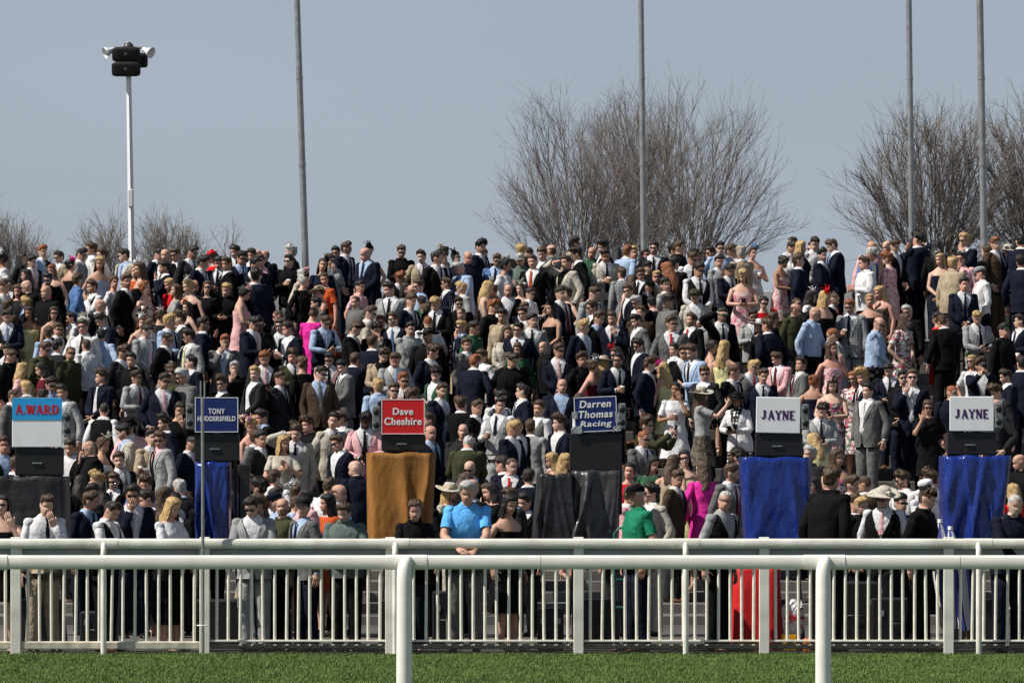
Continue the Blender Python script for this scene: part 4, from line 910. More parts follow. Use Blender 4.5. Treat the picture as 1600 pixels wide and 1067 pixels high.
def assign_labels(ps):
    """one label each; look-alikes are told apart by the neighbour they stand beside"""
    for p in ps: p['label'] = label_of(p)
    for rnd in range(3):
        cnt_ = {}
        for p in ps: cnt_.setdefault(p['label'], []).append(p)
        for grp in cnt_.values():
            if len(grp) < 2: continue
            for p in grp:
                nb = sorted((q for q in ps if q is not p and clothes_of(q).split(',')[0] != clothes_of(p).split(',')[0]), key=lambda q: (q['px'] - p['px']) ** 2 + (q['py'] - p['py']) ** 2)[rnd]
                lm = where_of(p).split(' the ')[-1]; bd = 'at rail' if p['rail'] else 'terrace top' if p['py'] < 415 else where_of(p)[3:].split(' ')[0] + (' terrace' if p['py'] < 725 else '')
                core = clothes_of(p).split(','); t = 'person in ' + ','.join(core) + ', beside ' + clothes_of(nb).split(',')[0] + ', ' + bd + ' near ' + lm
                if len(t.split()) > 16: t = 'person in ' + core[0] + ', beside ' + clothes_of(nb).split(',')[0] + ', ' + bd + ' near ' + lm
                if len(t.split()) > 16: t = 'person in ' + core[0] + ', beside ' + clothes_of(nb).split(',')[0] + ', near ' + lm
                p['label'] = t
def held_label(thing_, p):
    t = thing_ + ' held by ' + 'person in ' + clothes_of(p).split(',')[0] + ' ' + where_of(p)
    if len(t.split()) > 16: t = t.replace('person in', 'wearer of').replace(' steps', '')
    if len(t.split()) > 16: t = t.replace(' terrace', '').replace('on upper', 'high up').replace('on middle', 'midway').replace('on lower', 'low down')
    return ' '.join(t.split()[:16])
M_CUP = mat('clear_cup_plastic', (.60, .60, .58), .2, .05); M_DRINK = mat('dark_drink', (.09, .03, .012), .15); M_REDCUP = mat('red_cup', (.55, .012, .018), .35)
M_PHONE = mat('phone_black', (.008, .008, .010), .2); M_SCREEN = mat('phone_glass', (.02, .03, .045), .1)
_cup = {}
def cup_meshes():
    if not _cup:
        a = MB(); a.lathe([(.0, 0), (.028, 0), (.036, .11), (.033, .11), (.031, .095)], 14); _cup['w'] = a.mesh('cup', [M_CUP]); _cup['r'] = a.mesh('cup', [M_REDCUP])
        b = MB(); b.lathe([(.0285, .004), (.0365, .075), (.0, .076)], 14); _cup['d'] = b.mesh('drink', [M_DRINK])
        c = MB(); c.box((0, 0, 0), (.074, .009, .150), bev=.004); _cup['p'] = c.mesh('phone', [M_PHONE], False)
        e = MB(); e.box((0, -.0052, 0), (.066, .001, .138)); _cup['s'] = e.mesh('screen', [M_SCREEN], False)
        for nme, col in (('r', 'P'), ('t', 't'), ('G', 'G'), ('E', 'E'), ('p', 'p')):
            h_ = MB(); h_.box((0, 0, -.10), (.21, .075, .15), bev=.018); _cup['bag' + nme] = h_.mesh('bag_body', [mat('bag_' + CN[col], COL[col], .4, .15, 20, .3, 60)], True)
            h_ = MB(); h_.box((0, -.0405, -.065), (.20, .006, .075), bev=.002); _cup['flap' + nme] = h_.mesh('flap', [mat('bag_' + CN[col], COL[col], .4)], False)
        h_ = MB(); th = np.linspace(0, math.pi, 9); h_.tube([(.08 * math.cos(t), 0, -.03 + .12 * math.sin(t)) for t in th], .006, 6); _cup['strap'] = h_.mesh('handle', [mat('bag_strap', (.12, .08, .05), .5)])
    return _cup
assign_labels([PEOPLE[i] for i in sorted(keep)])
crowd = MB(); crowd_m = []; cm_idx = {}
for i, p in enumerate(PEOPLE):
    parts, holds = make_person(p)
    ca, sa = math.cos(R(p['rot'])), math.sin(R(p['rot'])); RM = np.array([[ca, -sa, 0], [sa, ca, 0], [0, 0, 1]])
    base = np.array([p['x'], p['D'], p['g'] + (.010 if p['g'] == 0 else 0)])
    if p['rail'] and p['pose'] == 'l': base[1] = DB + .42
    if i in keep:
        o = empty('person', base, R(p['rot'])); o.scale = (p['s'],) * 3
        tag(o, shorten(p['label']), 'person', 'race-goers in the crowd')
        for nme, mb, mats in parts: mb.build(nme, mats, o)
        short = 'person in ' + clothes_of(p).split(',')[0]
        world = lambda v: base + p['s'] * (RM @ v)
        cm = cup_meshes()
        def held(name, meshes, loc, rot, lab_, cat):
            e_ = bpy.data.objects.new(name, None); C.objects.link(e_); e_.location = loc; e_.rotation_euler = rot; tag(e_, lab_, cat, 'things held by the race-goers')
            for nn, me in meshes: q_ = bpy.data.objects.new(nn, me); C.objects.link(q_); q_.parent = e_
        for code, hpnt, dv, n_ in holds:
            if code == 'c' and p['vis'] > 60:
                red = p['redcup']; lb = held_label('red cup' if red else 'cup of dark drink', p)
                held('cup', [('beaker', cm['r'] if red else cm['w'])] + ([] if red else [('drink', cm['d'])]), world(hpnt + np.array([0, 0, -.055])), (0, 0, 0), lb, 'cup'); 
            if code in 'px' and hpnt is holds[0][1] and p['vis'] > 60:
                mid = (holds[0][1] + holds[1][1]) / 2 + np.array([0, -.03, .02])
                held('phone', [('case', cm['p']), ('screen', cm['s'])], world(mid), (R(-50 if code == 'p' else -5), 0, R(p['rot']) + math.pi), held_label('dark phone', p), 'phone')
        if p['bag']:
            held('handbag', [('bag_body', cm['bag' + p['bag']]), ('flap', cm['flap' + p['bag']]), ('handle', cm['strap'])], world(np.array([.27, -.07, .92 if p['pose'] == 'd' else 1.12])), (0, 0, R(p['rot'] * .3)), held_label(CN[p['bag']] + ' handbag', p), 'handbag')
    else:
        for nme, mb, mats in parts:
            mm = []
            for m_ in mats:
                if m_.name not in cm_idx: cm_idx[m_.name] = len(crowd_m); crowd_m.append(m_)
                mm.append(cm_idx[m_.name])
            crowd.join(mb, (mb.verts() * p['s']) @ RM.T + base, mm)
tag(crowd.build('crowd', crowd_m), 'mostly hidden race-goers packed between the people in view on the terrace', 'crowd', kind='stuff')
print('people', len(PEOPLE), 'kept', len(keep), 'bad cost', sum(p['cost'] > 30 for p in PEOPLE), 'crowd verts', crowd.n)

# ------------------------------------------------------------------ bookmakers' stands
def text_mesh(txt, w, h, mt, parent, loc, bold=.02, shear=0, name='lettering'):
    cu = bpy.data.curves.new('t', 'FONT'); cu.body = txt; cu.align_x = 'CENTER'; cu.align_y = 'CENTER'; cu.size = 1; cu.offset = .008; cu.extrude = 0; cu.shear = shear; cu.space_character = 1.13
    to = bpy.data.objects.new('t', cu); C.objects.link(to); dg = bpy.context.evaluated_depsgraph_get(); me = bpy.data.meshes.new_from_object(to.evaluated_get(dg)); bpy.data.objects.remove(to)
    v = np.zeros(len(me.vertices) * 3); me.vertices.foreach_get('co', v); v = v.reshape(-1, 3); F = [tuple(p_.vertices) for p_ in me.polygons]; VV, FF = [], []
    for k, (dx, dy) in enumerate(((-1, 0), (1, 0), (0, .6), (0, -.6), (-.5, 0), (.5, 0), (0, 0))):      # overprint slightly shifted copies to make the face bold
        off = len(VV) * len(v); VV.append(np.stack([v[:, 0] + dx * bold, np.full(len(v), -.0003 * k), v[:, 1] + dy * bold], 1)); FF += [tuple(q + off for q in f) for f in F]
    V = np.concatenate(VV); mn, mxx = V[:, [0, 2]].min(0), V[:, [0, 2]].max(0); V[:, [0, 2]] = (V[:, [0, 2]] - (mn + mxx) / 2) / (mxx - mn) * np.array([w, h])
    bpy.data.meshes.remove(me); me = bpy.data.meshes.new(name); me.from_pydata(V.tolist(), [], FF); me.update(); me.materials.append(mt)
    o = bpy.data.objects.new(name, me); C.objects.link(o); o.parent = parent; o.location = loc; return o
GL = {  # slab-serif capitals as thick strokes in a unit box: x0 y0 x1 y1 weight ; serifs: x y half-length
    'A': ([(.16, .02, .46, 1, .13), (.46, 1, .84, .02, .24), (.28, .34, .72, .34, .13)], [(.14, .05, .16), (.85, .05, .18)]),
    'W': ([(.10, .98, .30, 0, .22), (.30, 0, .50, .85, .12), (.50, .85, .72, 0, .22), (.72, 0, .92, .98, .12)], [(.10, .95, .13), (.50, .95, .12), (.92, .95, .12)]),
    'R': ([(.22, 0, .22, 1, .24), (.22, .94, .62, .94, .12), (.22, .50, .62, .50, .12), (.70, .56, .70, .88, .22), (.45, .50, .84, .04, .22)], [(.22, .05, .2), (.18, .95, .16), (.86, .05, .13)]),
    'D': ([(.22, 0, .22, 1, .24), (.2, .94, .6, .94, .12), (.2, .06, .6, .06, .12), (.6, .94, .82, .7, .2), (.82, .74, .82, .26, .24), (.6, .06, .82, .3, .2)], [(.18, .05, .16), (.18, .95, .16)]),
    'J': ([(.62, .25, .62, 1, .26), (.62, .28, .40, .06, .2), (.42, .08, .2, .1, .14)], [(.58, .95, .24), (.2, .2, .1)]),
    'Y': ([(.5, .0, .5, .5, .25), (.5, .45, .16, .98, .2), (.5, .45, .84, .98, .14)], [(.15, .95, .16), (.85, .95, .16), (.5, .05, .2)]),
    'N': ([(.18, 0, .18, 1, .14), (.18, 1, .82, 0, .25), (.82, 0, .82, 1, .14)], [(.16, .05, .16), (.12, .95, .14), (.84, .95, .16)]),
    'E': ([(.22, 0, .22, 1, .25), (.2, .95, .82, .95, .13), (.2, .5, .66, .5, .13), (.2, .05, .86, .05, .13)], [(.18, .05, .16), (.18, .95, .16)]),
    '.': ([(.5, .0, .5, .2, .5)], [])}
def slab_text(txt, w, h, mt, parent, loc):
    mb = MB(); wd = [.35 if c == '.' else 1.25 if c == 'W' else 1 for c in txt]; tot = sum(wd) + .08 * (len(txt) - 1); x = -w / 2
    for c, q in zip(txt, wd):
        cw = q / tot * w; st, se = GL[c]
        for k, (x0, y0, x1, y1, t) in enumerate(st):
            a, b = np.array([x0 * cw, y0 * h]), np.array([x1 * cw, y1 * h]); d_ = (b - a) / np.linalg.norm(b - a); n_ = np.array([-d_[1], d_[0]]) * t * cw * .5 * 1.35
            y = -.0012 - .0002 * k
            mb.add([(x + v[0], y, v[1] - h / 2) for v in (a - n_, b - n_, b + n_, a + n_)], [(0, 1, 2, 3)])
        for sx_, sy_, hl in se: mb.add([(x + (sx_ + u) * cw, -.0026, (sy_ + v) * h - h / 2) for u, v in ((-hl, -.065), (hl, -.065), (hl, .065), (-hl, .065))], [(0, 1, 2, 3)])
        x += cw + .08 / tot * w
    o = mb.build('lettering', mt, parent, smooth=False); o.location = loc; return o
M_WHITEP = mat('board_white', (.76, .78, .80), .35, .04, 6); M_CYAN = mat('board_cyan', (.02, .32, .68), .35, .05); M_NAVYB = mat('board_navy', (.008, .022, .13), .35, .08); M_REDB = mat('board_red', (.60, .012, .014), .35, .06)
M_TXTW = mat('letter_white', (.78, .78, .78), .4, .02); M_TXTR = mat('letter_red', (.45, .01, .02), .4, .03); M_TXTP = mat('letter_purple', (.055, .008, .10), .4, .03)
M_TAPE = mat('grey_tape', (.28, .31, .32), .35, .25, 40, .6, 60); M_CLEAR = mat('lamp_casing', (.13, .145, .15), .2, .2, 30)
M_VBLUE = mat('blue_vinyl', (.007, .024, .17), .22, .15, 4, .55, 3.2, spec=.5, bdist=.09, stretch=(1.6, 1, .7)); M_MUST = mat('mustard_canvas', (.22, .092, .013), .8, .3, 3, .5, 3.2, bdist=.07, stretch=(1.5, 1, .7))
M_VBLACK = mat('black_vinyl', (.010, .010, .011), .40, .2, 5, .5, 5, spec=.5, bdist=.05); M_LEATH = mat('grey_leatherette', (.034, .034, .036), .36, .2, 5, .5, 5, spec=.5, bdist=.05)
def sheet(w_top, w_bot, ztop_, zbot, dep, amp, seed, skew=0.0):
    """cover that hangs over a box: top, front with folds and two sides"""
    rs = np.random.RandomState(seed); nu, nv = 30, 22; mb = MB(); rows = []
    fo = [(rs.uniform(-1, 1), rs.uniform(.035, .16), rs.uniform(-1.1, 1.1), rs.uniform(-.6, 1)) for _ in range(13)]
    for j in range(nv):
        t = j / (nv - 1); w = w_top + (w_bot - w_top) * t; row = []
        for i in range(nu):
            u = i / (nu - 1) * 2 - 1
            e = max(0, (abs(u) - .82) / .18); y = -dep / 2 + dep * e ** 1.6
            ds_ = sum(a * math.exp(-((u - c0 - sl * t) / wd) ** 2) for c0, wd, sl, a in fo) * amp * (.15 + t) * (1 - e)
            sag = .035 * math.sin(u * 4 + seed) * t + .02 * math.sin(u * 9 + seed)* t
            row.append((u * min(1, w / w) * w / 2 * (1 - .03 * e) + skew * t, y - ds_ - .05 * t * (1 - e), ztop_ + (zbot - ztop_) * t + sag * (1 if j == nv - 1 else t * .4) - .012 * (1 - abs(u)) * math.sin(u * 7 + seed) * (1 - t)))
        rows.append(row)
    top = [(x, dep / 2 if abs(x) < w_top * .4 else y, z + .004) for x, y, z in rows[0]]
    V = np.array([top] + rows); mb.add(V.reshape(-1, 3), loftq(nv + 1, nu, False)); return mb
def stand(name_lab, px0, px1, py0, py1, D, tilt, boardm, cover, lamp_side, dbox, group=True):
    cx = (px0 + px1) / 2; x = px2x(cx, D); st_ = empty('bookmaker_stand', (x, D, .010)); tag(st_, name_lab, 'bookmaker stand', 'bookmakers pitches along the rail')
    w = (px1 - px0) / FPX * D; z1, z0 = px2z(py0, D), px2z(py1, D); h = z1 - z0; zc = (z0 + z1) / 2
    bo = MB(); bo.box((0, 0, 0), (w, .02, h), bev=.006); b = bo.build('board', boardm[0], st_, smooth=False); b.location = (0, -.06, zc); b.rotation_euler = (0, R(tilt), 0)
    if boardm[1] is not None:
        fm = MB(); t = .008
        for c_, d_ in (((0, -.0115, h / 2 - t / 2 - .002), (w - .004, .004, t)), ((0, -.0115, -h / 2 + t / 2 + .002), (w - .004, .004, t)), ((-w / 2 + t / 2 + .002, -.0115, 0), (t, .004, h - .021)), ((w / 2 - t / 2 - .002, -.0115, 0), (t, .004, h - .021))): fm.box(c_, d_)
        fm.build('border', boardm[1], b, smooth=False)
    pb0, pb1, pbl, pbr = dbox; bw = (pbr - pbl) / FPX * D; zb1, zb0 = px2z(pb0, D), px2z(pb1, D); bxc = px2x((pbl + pbr) / 2, D) - x
    db = MB(); db.box((bxc, .02, (zb0 + zb1) / 2), (bw, .13, zb1 - zb0), bev=.01); dbo = db.build('display_box', M_BLACK, st_, smooth=False)
    lt = MB(); lt.box((bxc - .02, -.055, zb0 + (zb1 - zb0) * .45), (.11, .012, .012)); lt.build('latch', M_STEEL, st_, smooth=False)
    if lamp_side:
        lx = lamp_side * (w / 2 + .055); lm = MB(); lm.box((lx, -.03, zc - .02), (.085, .09, .28), bev=.012); lo = lm.build('side_lamp', M_CLEAR, st_, smooth=False)
        for dz in (.07, -.07): q = MB(); q.lathe([(0, .004), (.028, .003), (.034, -.002), (.036, -.01)], 14); V = q.verts(); q.setverts(np.stack([V[:, 0], -V[:, 2], V[:, 1]], 1)); q.build('lens', M_BLACK, lo).location = (lx, -.078, zc - .02 + dz)
        ar = MB(); ar.tube([(lx * .6, 0, zc - .1), (lx, .0, zc - .1)], .012, 6); ar.build('bracket', M_STEEL, st_)
    for s_ in (-1, 1):
        lg = MB(); lg.tube([(bxc + s_ * bw * .4, .05, zb0 + .02), (bxc + s_ * bw * .42, .06, .9), (bxc + s_ * bw * .55, .10, 0)], .016, 8); lg.build('leg', M_DGREY, st_)
    back = MB(); back.box((bxc, .10, (z1 + zb0) / 2 - .02), (.05, .03, (z1 - zb0) - .05), bev=.004); back.build('upright', M_DGREY, st_, smooth=False)
    if cover:
        cm_, c0, c1, cl, cr, cb, seed, skew = cover; wt = (cr - cl) / FPX * D; cxx = px2x((cl + cr) / 2, D) - x
        o = sheet(wt, wt * cb, px2z(c0, D), px2z(c1, D), .30, .12, seed, skew).build('cover', cm_, st_); o.location = (cxx, -.06, 0)
    cs = MB(); cs.box((bxc, .1, .26), (.52, .34, .5), bev=.02); cs.build('equipment_case', M_BLACK, st_, smooth=False)
    return st_, b, w, h
DS = 52.6
s1, b1, w, h = stand('black bookmaker stand with black tarpaulin and white board with cyan band', 20, 98, 623, 700, DS, 0, (M_WHITEP, None), (M_VBLACK, 746, 905, -12, 110, 1.04, 3, 0), 1, (701, 744, 24, 99))
cy_ = MB(); cy_.box((0, -.0125, h / 2 - .122), (w - .002, .004, .242)); cy_.build('colour_band', M_CYAN, b1, smooth=False)
slab_text('A.WARD', w * .87, .10, M_TXTR, b1, (0, -.016, h / 2 - .128))
s2, b2, w, h = stand('black bookmaker stand with navy board and narrow blue cover behind the thin metal pole', 305, 373, 622, 677, DS, 0, (M_NAVYB, M_TXTW), (M_VBLUE, 724, 860, 303, 362, .98, 5, 0), -1, (679, 722, 304, 374))
text_mesh('TONY', w * .38, .062, M_TXTW, b2, (0, -.0125, h * .10), .03); text_mesh('HUDDERSFIELD', w * .87, .056, M_TXTW, b2, (0, -.0125, -h * .11), .035)
e_ = MB(); e_.box((.30, .02, 1.45), (.12, .2, 1.1), bev=.02); e_.build('side_panel', M_VBLACK, s2, smooth=False)
s3, b3, w, h = stand('bookmaker stand with red board over a mustard canvas cover', 596, 664, 625, 680, DS, 0, (M_REDB, M_TXTW), (M_MUST, 709, 868, 570, 683, .91, 9, -.02), -1, (681, 706, 596, 665))
text_mesh('Dave', w * .47, .078, M_TXTW, b3, (-.0, -.0125, h * .15), .035); text_mesh('Cheshire', w * .86, .085, M_TXTW, b3, (0, -.0125, -h * .13), .035)
s4, b4, w, h = stand('bookmaker stand with taped navy board over black and grey leatherette', 897, 964, 621, 676, DS, -2.5, (M_NAVYB, M_TXTW), (M_LEATH, 737, 885, 890, 972, 1.05, 12, -.05), 1, (678, 805, 890, 972))
for k, (tx, wd) in enumerate((('Darren', .74), ('Thomas', .80), ('Racing', .74))): text_mesh(tx, w * wd, .082, M_TXTW, b4, (.0, -.0125, h * (.29 - .29 * k)), .03, .15)
for k, (ux, uz, tw, th_) in enumerate(((-.49, -.02, .06, .08), (-.46, -.42, .12, .07), (.50, -.1, .05, .12), (.48, -.43, .09, .06))):
    q = MB(); rs = np.random.RandomState(k); V = [((ux * w + (i / 4 - .5) * tw), -.014 - .004 * rs.rand() - .004, uz * h + (j / 3 - .5) * th_ + .006 * rs.randn()) for j in range(4) for i in range(5)]; q.add(V, loftq(4, 5, False)); q.build('tape', M_TAPE, b4, smooth=False)
q = sheet(.42, .60, px2z(742, DS), px2z(885, DS), .3, .07, 21, 0).build('cover', M_VBLACK, s4); q.location = (px2x(868, DS) - px2x(930.5, DS), -.12, 0)
for lab, a, b_, t0, t1, cv, ls, db, tl in (('bookmaker stand with blue vinyl cover and white board over red cloth', 1181, 1250, 622, 678, (M_VBLUE, 716, 872, 1152, 1271, .92, 15, .04), 1, (679, 714, 1180, 1254), 1.0),
                                     ('bookmaker stand with creased blue vinyl cover and white board by the furled umbrellas', 1483, 1552, 621, 675, (M_VBLUE, 714, 868, 1466, 1584, .80, 19, -.07), 1, (677, 712, 1480, 1556), 0)):
    s5, b5, w, h = stand(lab, a, b_, t0, t1, DS, tl, (M_WHITEP, None), cv, ls, db); slab_text('JAYNE', w * .80, .098, M_TXTP, b5, (0, -.0115, 0))

# ------------------------------------------------------------------ things along the rail
xp = px2x(317, 49.85); pm = empty('thin_metal_pole', (xp, 49.85, 0)); tag(pm, 'thin galvanised pole with forked top strapped to a barrier post by the navy board', 'pole')
q = MB(); q.tube([(0, 0, 0), (0, 0, 1.2), (-.005, 0, px2z(622, 49.85))], .017, 10); q.build('shaft', M_STEEL, pm)
for dx in (-.022, .018): q = MB(); q.tube([(dx * .4, 0, px2z(628, 49.85)), (dx, 0, px2z(618, 49.85)), (dx, 0, px2z(595, 49.85))], .009, 8); q.build('prong', M_STEEL, pm)
q = MB(); q.tube([(.06 * math.cos(t), .0 + .05 * math.sin(t) , .31) for t in np.linspace(0, 6.28, 13)], .006, 5); q.build('strap', M_TXTW, pm)
def red_cloth():
    D = 51.45; x0, x1 = px2x(1143, D), px2x(1222, D); n = 40; rows = []
    e = empty('cloth_covered_table', ((x0 + x1) / 2, D, .010)); tag(e, 'small table draped in bright red cloth behind the barrier', 'table'); w = (x1 - x0) / 2
    th = np.arange(n) * 2 * math.pi / n
    for z, k in ((.005, 1.0), (.3, .97), (.6, .94), (.85, .92), (.875, .88)):
        f = 1 + .05 * np.sin(th * 9) * (1 - z); rows.append(np.stack([w * k * f * np.sign(np.cos(th)) * np.abs(np.cos(th)) ** .4, .24 * k * f * np.sign(np.sin(th)) * np.abs(np.sin(th)) ** .4, np.full(n, z)], 1))
    m = MB(); m.add(np.array(rows).reshape(-1, 3), loftq(5, n)); c = m.add([(0, 0, .876)]); m.T.append(np.array([(c, 160 + j, 160 + (j + 1) % n) for j in range(n)])); m.TM.append(np.zeros(n, int))
    m.build('cloth', mat('red_cloth', (.55, .008, .010), .6, .12, 6, .3, 20), e)
    m = MB(); m.box((0, 0, .43), (.30, .25, .84)); m.build('table_frame', M_DGREY, e, smooth=False)
red_cloth()
def carrier_bag():
    D = 51.0; e = empty('shopping_bag', (px2x(1240, D), D, .19)); tag(e, 'crumpled white shopping bag with red and blue crossed stripes on the yellow case', 'bag'); rs = np.random.RandomState(4); n = 18; th = np.arange(n) * 2 * math.pi / n; rows = []
    for z, k in ((0, .8), (.08, 1), (.18, 1.02), (.28, .95), (.34, .7), (.37, .4)):
        rows.append(np.stack([.115 * k * np.sign(np.cos(th)) * np.abs(np.cos(th)) ** .7, .08 * k * np.sin(th), np.full(n, z)], 1) + rs.normal(0, .009, (n, 3)))
    rows[0][:, 2] = .0
    m = MB(); m.add(np.array(rows).reshape(-1, 3), loftq(6, n)); c = m.add([(0, 0, .36)]); m.T.append(np.array([(c, 90 + j, 90 + (j + 1) % n) for j in range(n)])); m.TM.append(np.zeros(n, int)); m.build('bag_body', mat('bag_white_plastic', (.6, .6, .62), .35, .1, 20, .5, 40), e, smooth=False)
    for (a, b_, c_, mm) in (((-.10, .05), (.10, .30), .022, M_TXTR), ((-.10, .30), (.10, .05), .022, M_TXTR), ((-.108, .17), (.108, .17), .028, M_TXTR), ((-.1, .1), (.03, .31), .02, M_NAVYB)):
        pts = [(a[0] + (b_[0] - a[0]) * t, -.096 * math.sqrt(max(0, 1 - ((a[0] + (b_[0] - a[0]) * t) / .125) ** 2)) - (.004 if mm is M_TXTR else .002), a[1] + (b_[1] - a[1]) * t) for t in np.linspace(0, 1, 9)]
        m = MB(); V = [];
        for p_ in pts: V += [(p_[0], p_[1], p_[2] - c_ / 2), (p_[0], p_[1], p_[2] + c_ / 2)]
        m.add(V, [(2 * i, 2 * i + 2, 2 * i + 3, 2 * i + 1) for i in range(8)]); m.build('stripe', mm, e, smooth=False)
carrier_bag()
for px, D, dims, col, lab in ((1233, 51.0, (.16, .20, .18), (.62, .33, .01), 'yellow plastic case under the shopping bag behind the barrier'), (1261, 50.65, (.08, .16, .14), (.70, .16, .01), 'small orange plastic box on tarmac beside the yellow case')):
    e = empty('plastic_case', (px2x(px, D), D, .010)); tag(e, lab, 'case'); m = MB(); m.box((0, 0, dims[2] / 2), dims, bev=.012); m.build('case_body', mat('plastic_' + lab.split()[0 if 'yellow' in lab[:7] else 1], col, .4, .1), e, smooth=False)
    m = MB(); m.box((0, -dims[1] / 2 - .006, dims[2] * .55), (dims[0] * .4, .014, .03), bev=.003); m.build('catch', M_BLACK, e, smooth=False)
def umbrella(px, ptop, D, lean, lab):
    e = empty('furled_umbrella', (px2x(px, D), D, .010)); tag(e, lab, 'umbrella', 'furled umbrellas at the barrier'); H_ = px2z(ptop, D); n = 24; th = np.arange(n) * 2 * math.pi / n; rows = []
    for t in np.linspace(0, 1, 12):
        r = .012 + .085 * sstep(0, .18, t) * (1 - .45 * sstep(.2, 1, t)); r = .018 + (.085 * min(1, t / .3)) * (1 - .35 * sstep(.35, 1, t)); z = H_ - t * (H_ - .22); f = 1 + .28 * np.cos(th * 8) * min(1, t * 3)
        rows.append(np.stack([r * f * np.cos(th) + lean * t, r * f * np.sin(th), np.full(n, z) + .03 * np.cos(th * 8) * (t == 1)], 1))
    m = MB(); qm = np.array([[1 if (j // 3) % 2 else 0 for j in range(n)] for i in range(11)]).ravel(); m.add(np.array(rows).reshape(-1, 3), loftq(12, n), qm=qm)
    m.build('canopy', [mat('umbrella_white', (.62, .62, .66), .5, .06, 10, .3, 30), mat('umbrella_blue', (.03, .035, .22), .5, .1, 10, .3, 30)], e)
    m = MB(); m.tube([(lean * 1.0, 0, .22), (lean * 1.15, 0, .0)], .013, 8); m.build('handle', mat('umbrella_wood', (.28, .14, .05), .5), e)
    m = MB(); m.tube([(0, 0, H_ - .02), (0, 0, H_ + .02)], [.03, .026], 10); m.build('tip', M_TXTW, e)
umbrella(1469, 815, 51.15, .10, 'taller furled blue and white striped umbrella propped behind the barrier'); umbrella(1485, 826, 51.4, .16, 'shorter furled blue and white umbrella leaning beside the taller one')
def tube_chair():
    D = 51.3; e = empty('tube_frame_chair', (px2x(985, D), D, .010)); tag(e, 'green tubular metal chair frame standing behind the barrier beside the emerald polo', 'chair'); gm_ = mat('green_paint', (.01, .11, .075), .35, .1)
    w = .17; zt = px2z(826, D)
    P = [(-w, 0, 0), (-w, 0, zt - .06), (-w + .05, 0, zt), (w - .05, 0, zt), (w, 0, zt - .06), (w, 0, 0)]; m = MB(); m.tube(P, .014, 8); m.build('back_frame', gm_, e)
    for z in (.45, .75): m = MB(); m.tube([(-w, 0, z), (w, 0, z)], .011, 8); m.build('crossbar', gm_, e)
    m = MB(); m.tube([(0, 0, .45), (0, 0, zt)], .011, 8); m.build('slat', gm_, e)
    m = MB(); m.box((0, .17, .45), (.34, .32, .03), bev=.008); m.build('seat', M_BLACK, e, smooth=False)
    for s_ in (-1, 1): m = MB(); m.tube([(s_ * w, .32, .44), (s_ * w, .34, 0)], .013, 8); m.build('leg', gm_, e)
tube_chair()
for k, (px, D, dims, lab) in enumerate(((1335, 51.7, (.5, .3, .72), 'tall black flight case on the tarmac beside the red cloth'), (1400, 51.6, (.55, .32, .55), 'wide black flight case beside the furled umbrellas'), (700, 51.75, (.34, .3, .62), 'black wheeled case beside the mustard cover'),
                                       (860, 51.2, (.28, .25, .45), 'black holdall under the black leatherette cover'), (155, 51.9, (.4, .3, .4), 'black case beside the black tarpaulin'), (430, 51.9, (.36, .28, .42), 'black case behind the barrier beside the blue cover'))):
    e = empty('equipment_case', (px2x(px, D), D, .010)); tag(e, lab, 'case'); m = MB(); m.box((0, 0, dims[2] / 2), dims, bev=.02); m.build('case_body', M_BLACK, e, smooth=False)
    for s_ in (-1, 1): m = MB(); m.box((s_ * dims[0] * .3, -dims[1] / 2 - .005, dims[2] * .7), (.05, .012, .06), bev=.003); m.build('catch', M_STEEL, e, smooth=False)
    m = MB(); m.tube([(-.08, -dims[1] / 2, dims[2] * .5), (-.07, -dims[1] / 2 - .03, dims[2] * .5), (.07, -dims[1] / 2 - .03, dims[2] * .5), (.08, -dims[1] / 2, dims[2] * .5)], .008, 6); m.build('handle', M_DGREY, e)

# ------------------------------------------------------------------ masts and loudspeakers
DM = 83.4
for (pb, pt, r0, r1, lab) in ((477, 464, .062, .04, 'lone tall grey steel mast away from the trees'), (1006, 1001.5, .056, .038, 'tall grey steel mast in front of the birches'), (1425, 1420, .055, .046, 'pale smooth mast before the budding tree'), (1538, 1531, .066, .05, 'darker tapered mast among the budding branches')):
    xb = px2x(pb, DM); zt = px2z(-60, DM); zb = px2z(400, DM); slope = (px2x(pt, DM) - xb) / (px2z(0, DM) - zb); x0 = xb - slope * (zb - TOP_G)
    e = empty('mast', (x0, DM, TOP_G)); tag(e, lab, 'mast', 'masts behind the terrace'); H_ = zt - TOP_G + 6
    m = MB(); m.tube([(slope * z, 0, z) for z in np.linspace(0, H_, 9)], np.linspace(r0, r1, 9), 12); m.build('shaft', M_STEEL if '1420' not in lab else M_STEEL, e)
    for z in (3.1, 4.6): m = MB(); m.tube([(slope * z, 0, z), (slope * (z + .05), 0, z + .05)], r0 * 1.12 - (r0 - r1) * z / H_, 12); m.build('collar', M_STEEL, e)
    m = MB(); m.box((0, 0, .012), (.34, .34, .024), bev=.004); m.build('base_plate', M_STEEL, e, smooth=False)
e = empty('loudspeaker_pole', (px2x(208, DM), DM, TOP_G)); tag(e, 'white square pole carrying black loudspeakers and two white horns', 'pole'); M_POLEW = mat('white_pole_paint', (.68, .69, .70), .5, .06, 4)
sl = (px2x(203, DM) - px2x(208, DM)) / (px2z(80, DM) - px2z(385, DM)); zt = px2z(66, DM) - TOP_G
m = MB(); m.tube([(sl * z, 0, z) for z in np.linspace(0, zt, 6)], np.linspace(.062, .042, 6), 4); m.build('pole', M_POLEW, e, smooth=False)
m = MB(); m.box((sl * 2.6, -.05, px2z(310, DM) - TOP_G), (.085, .06, .30), bev=.01); m.build('junction_box', M_POLEW, e, smooth=False)
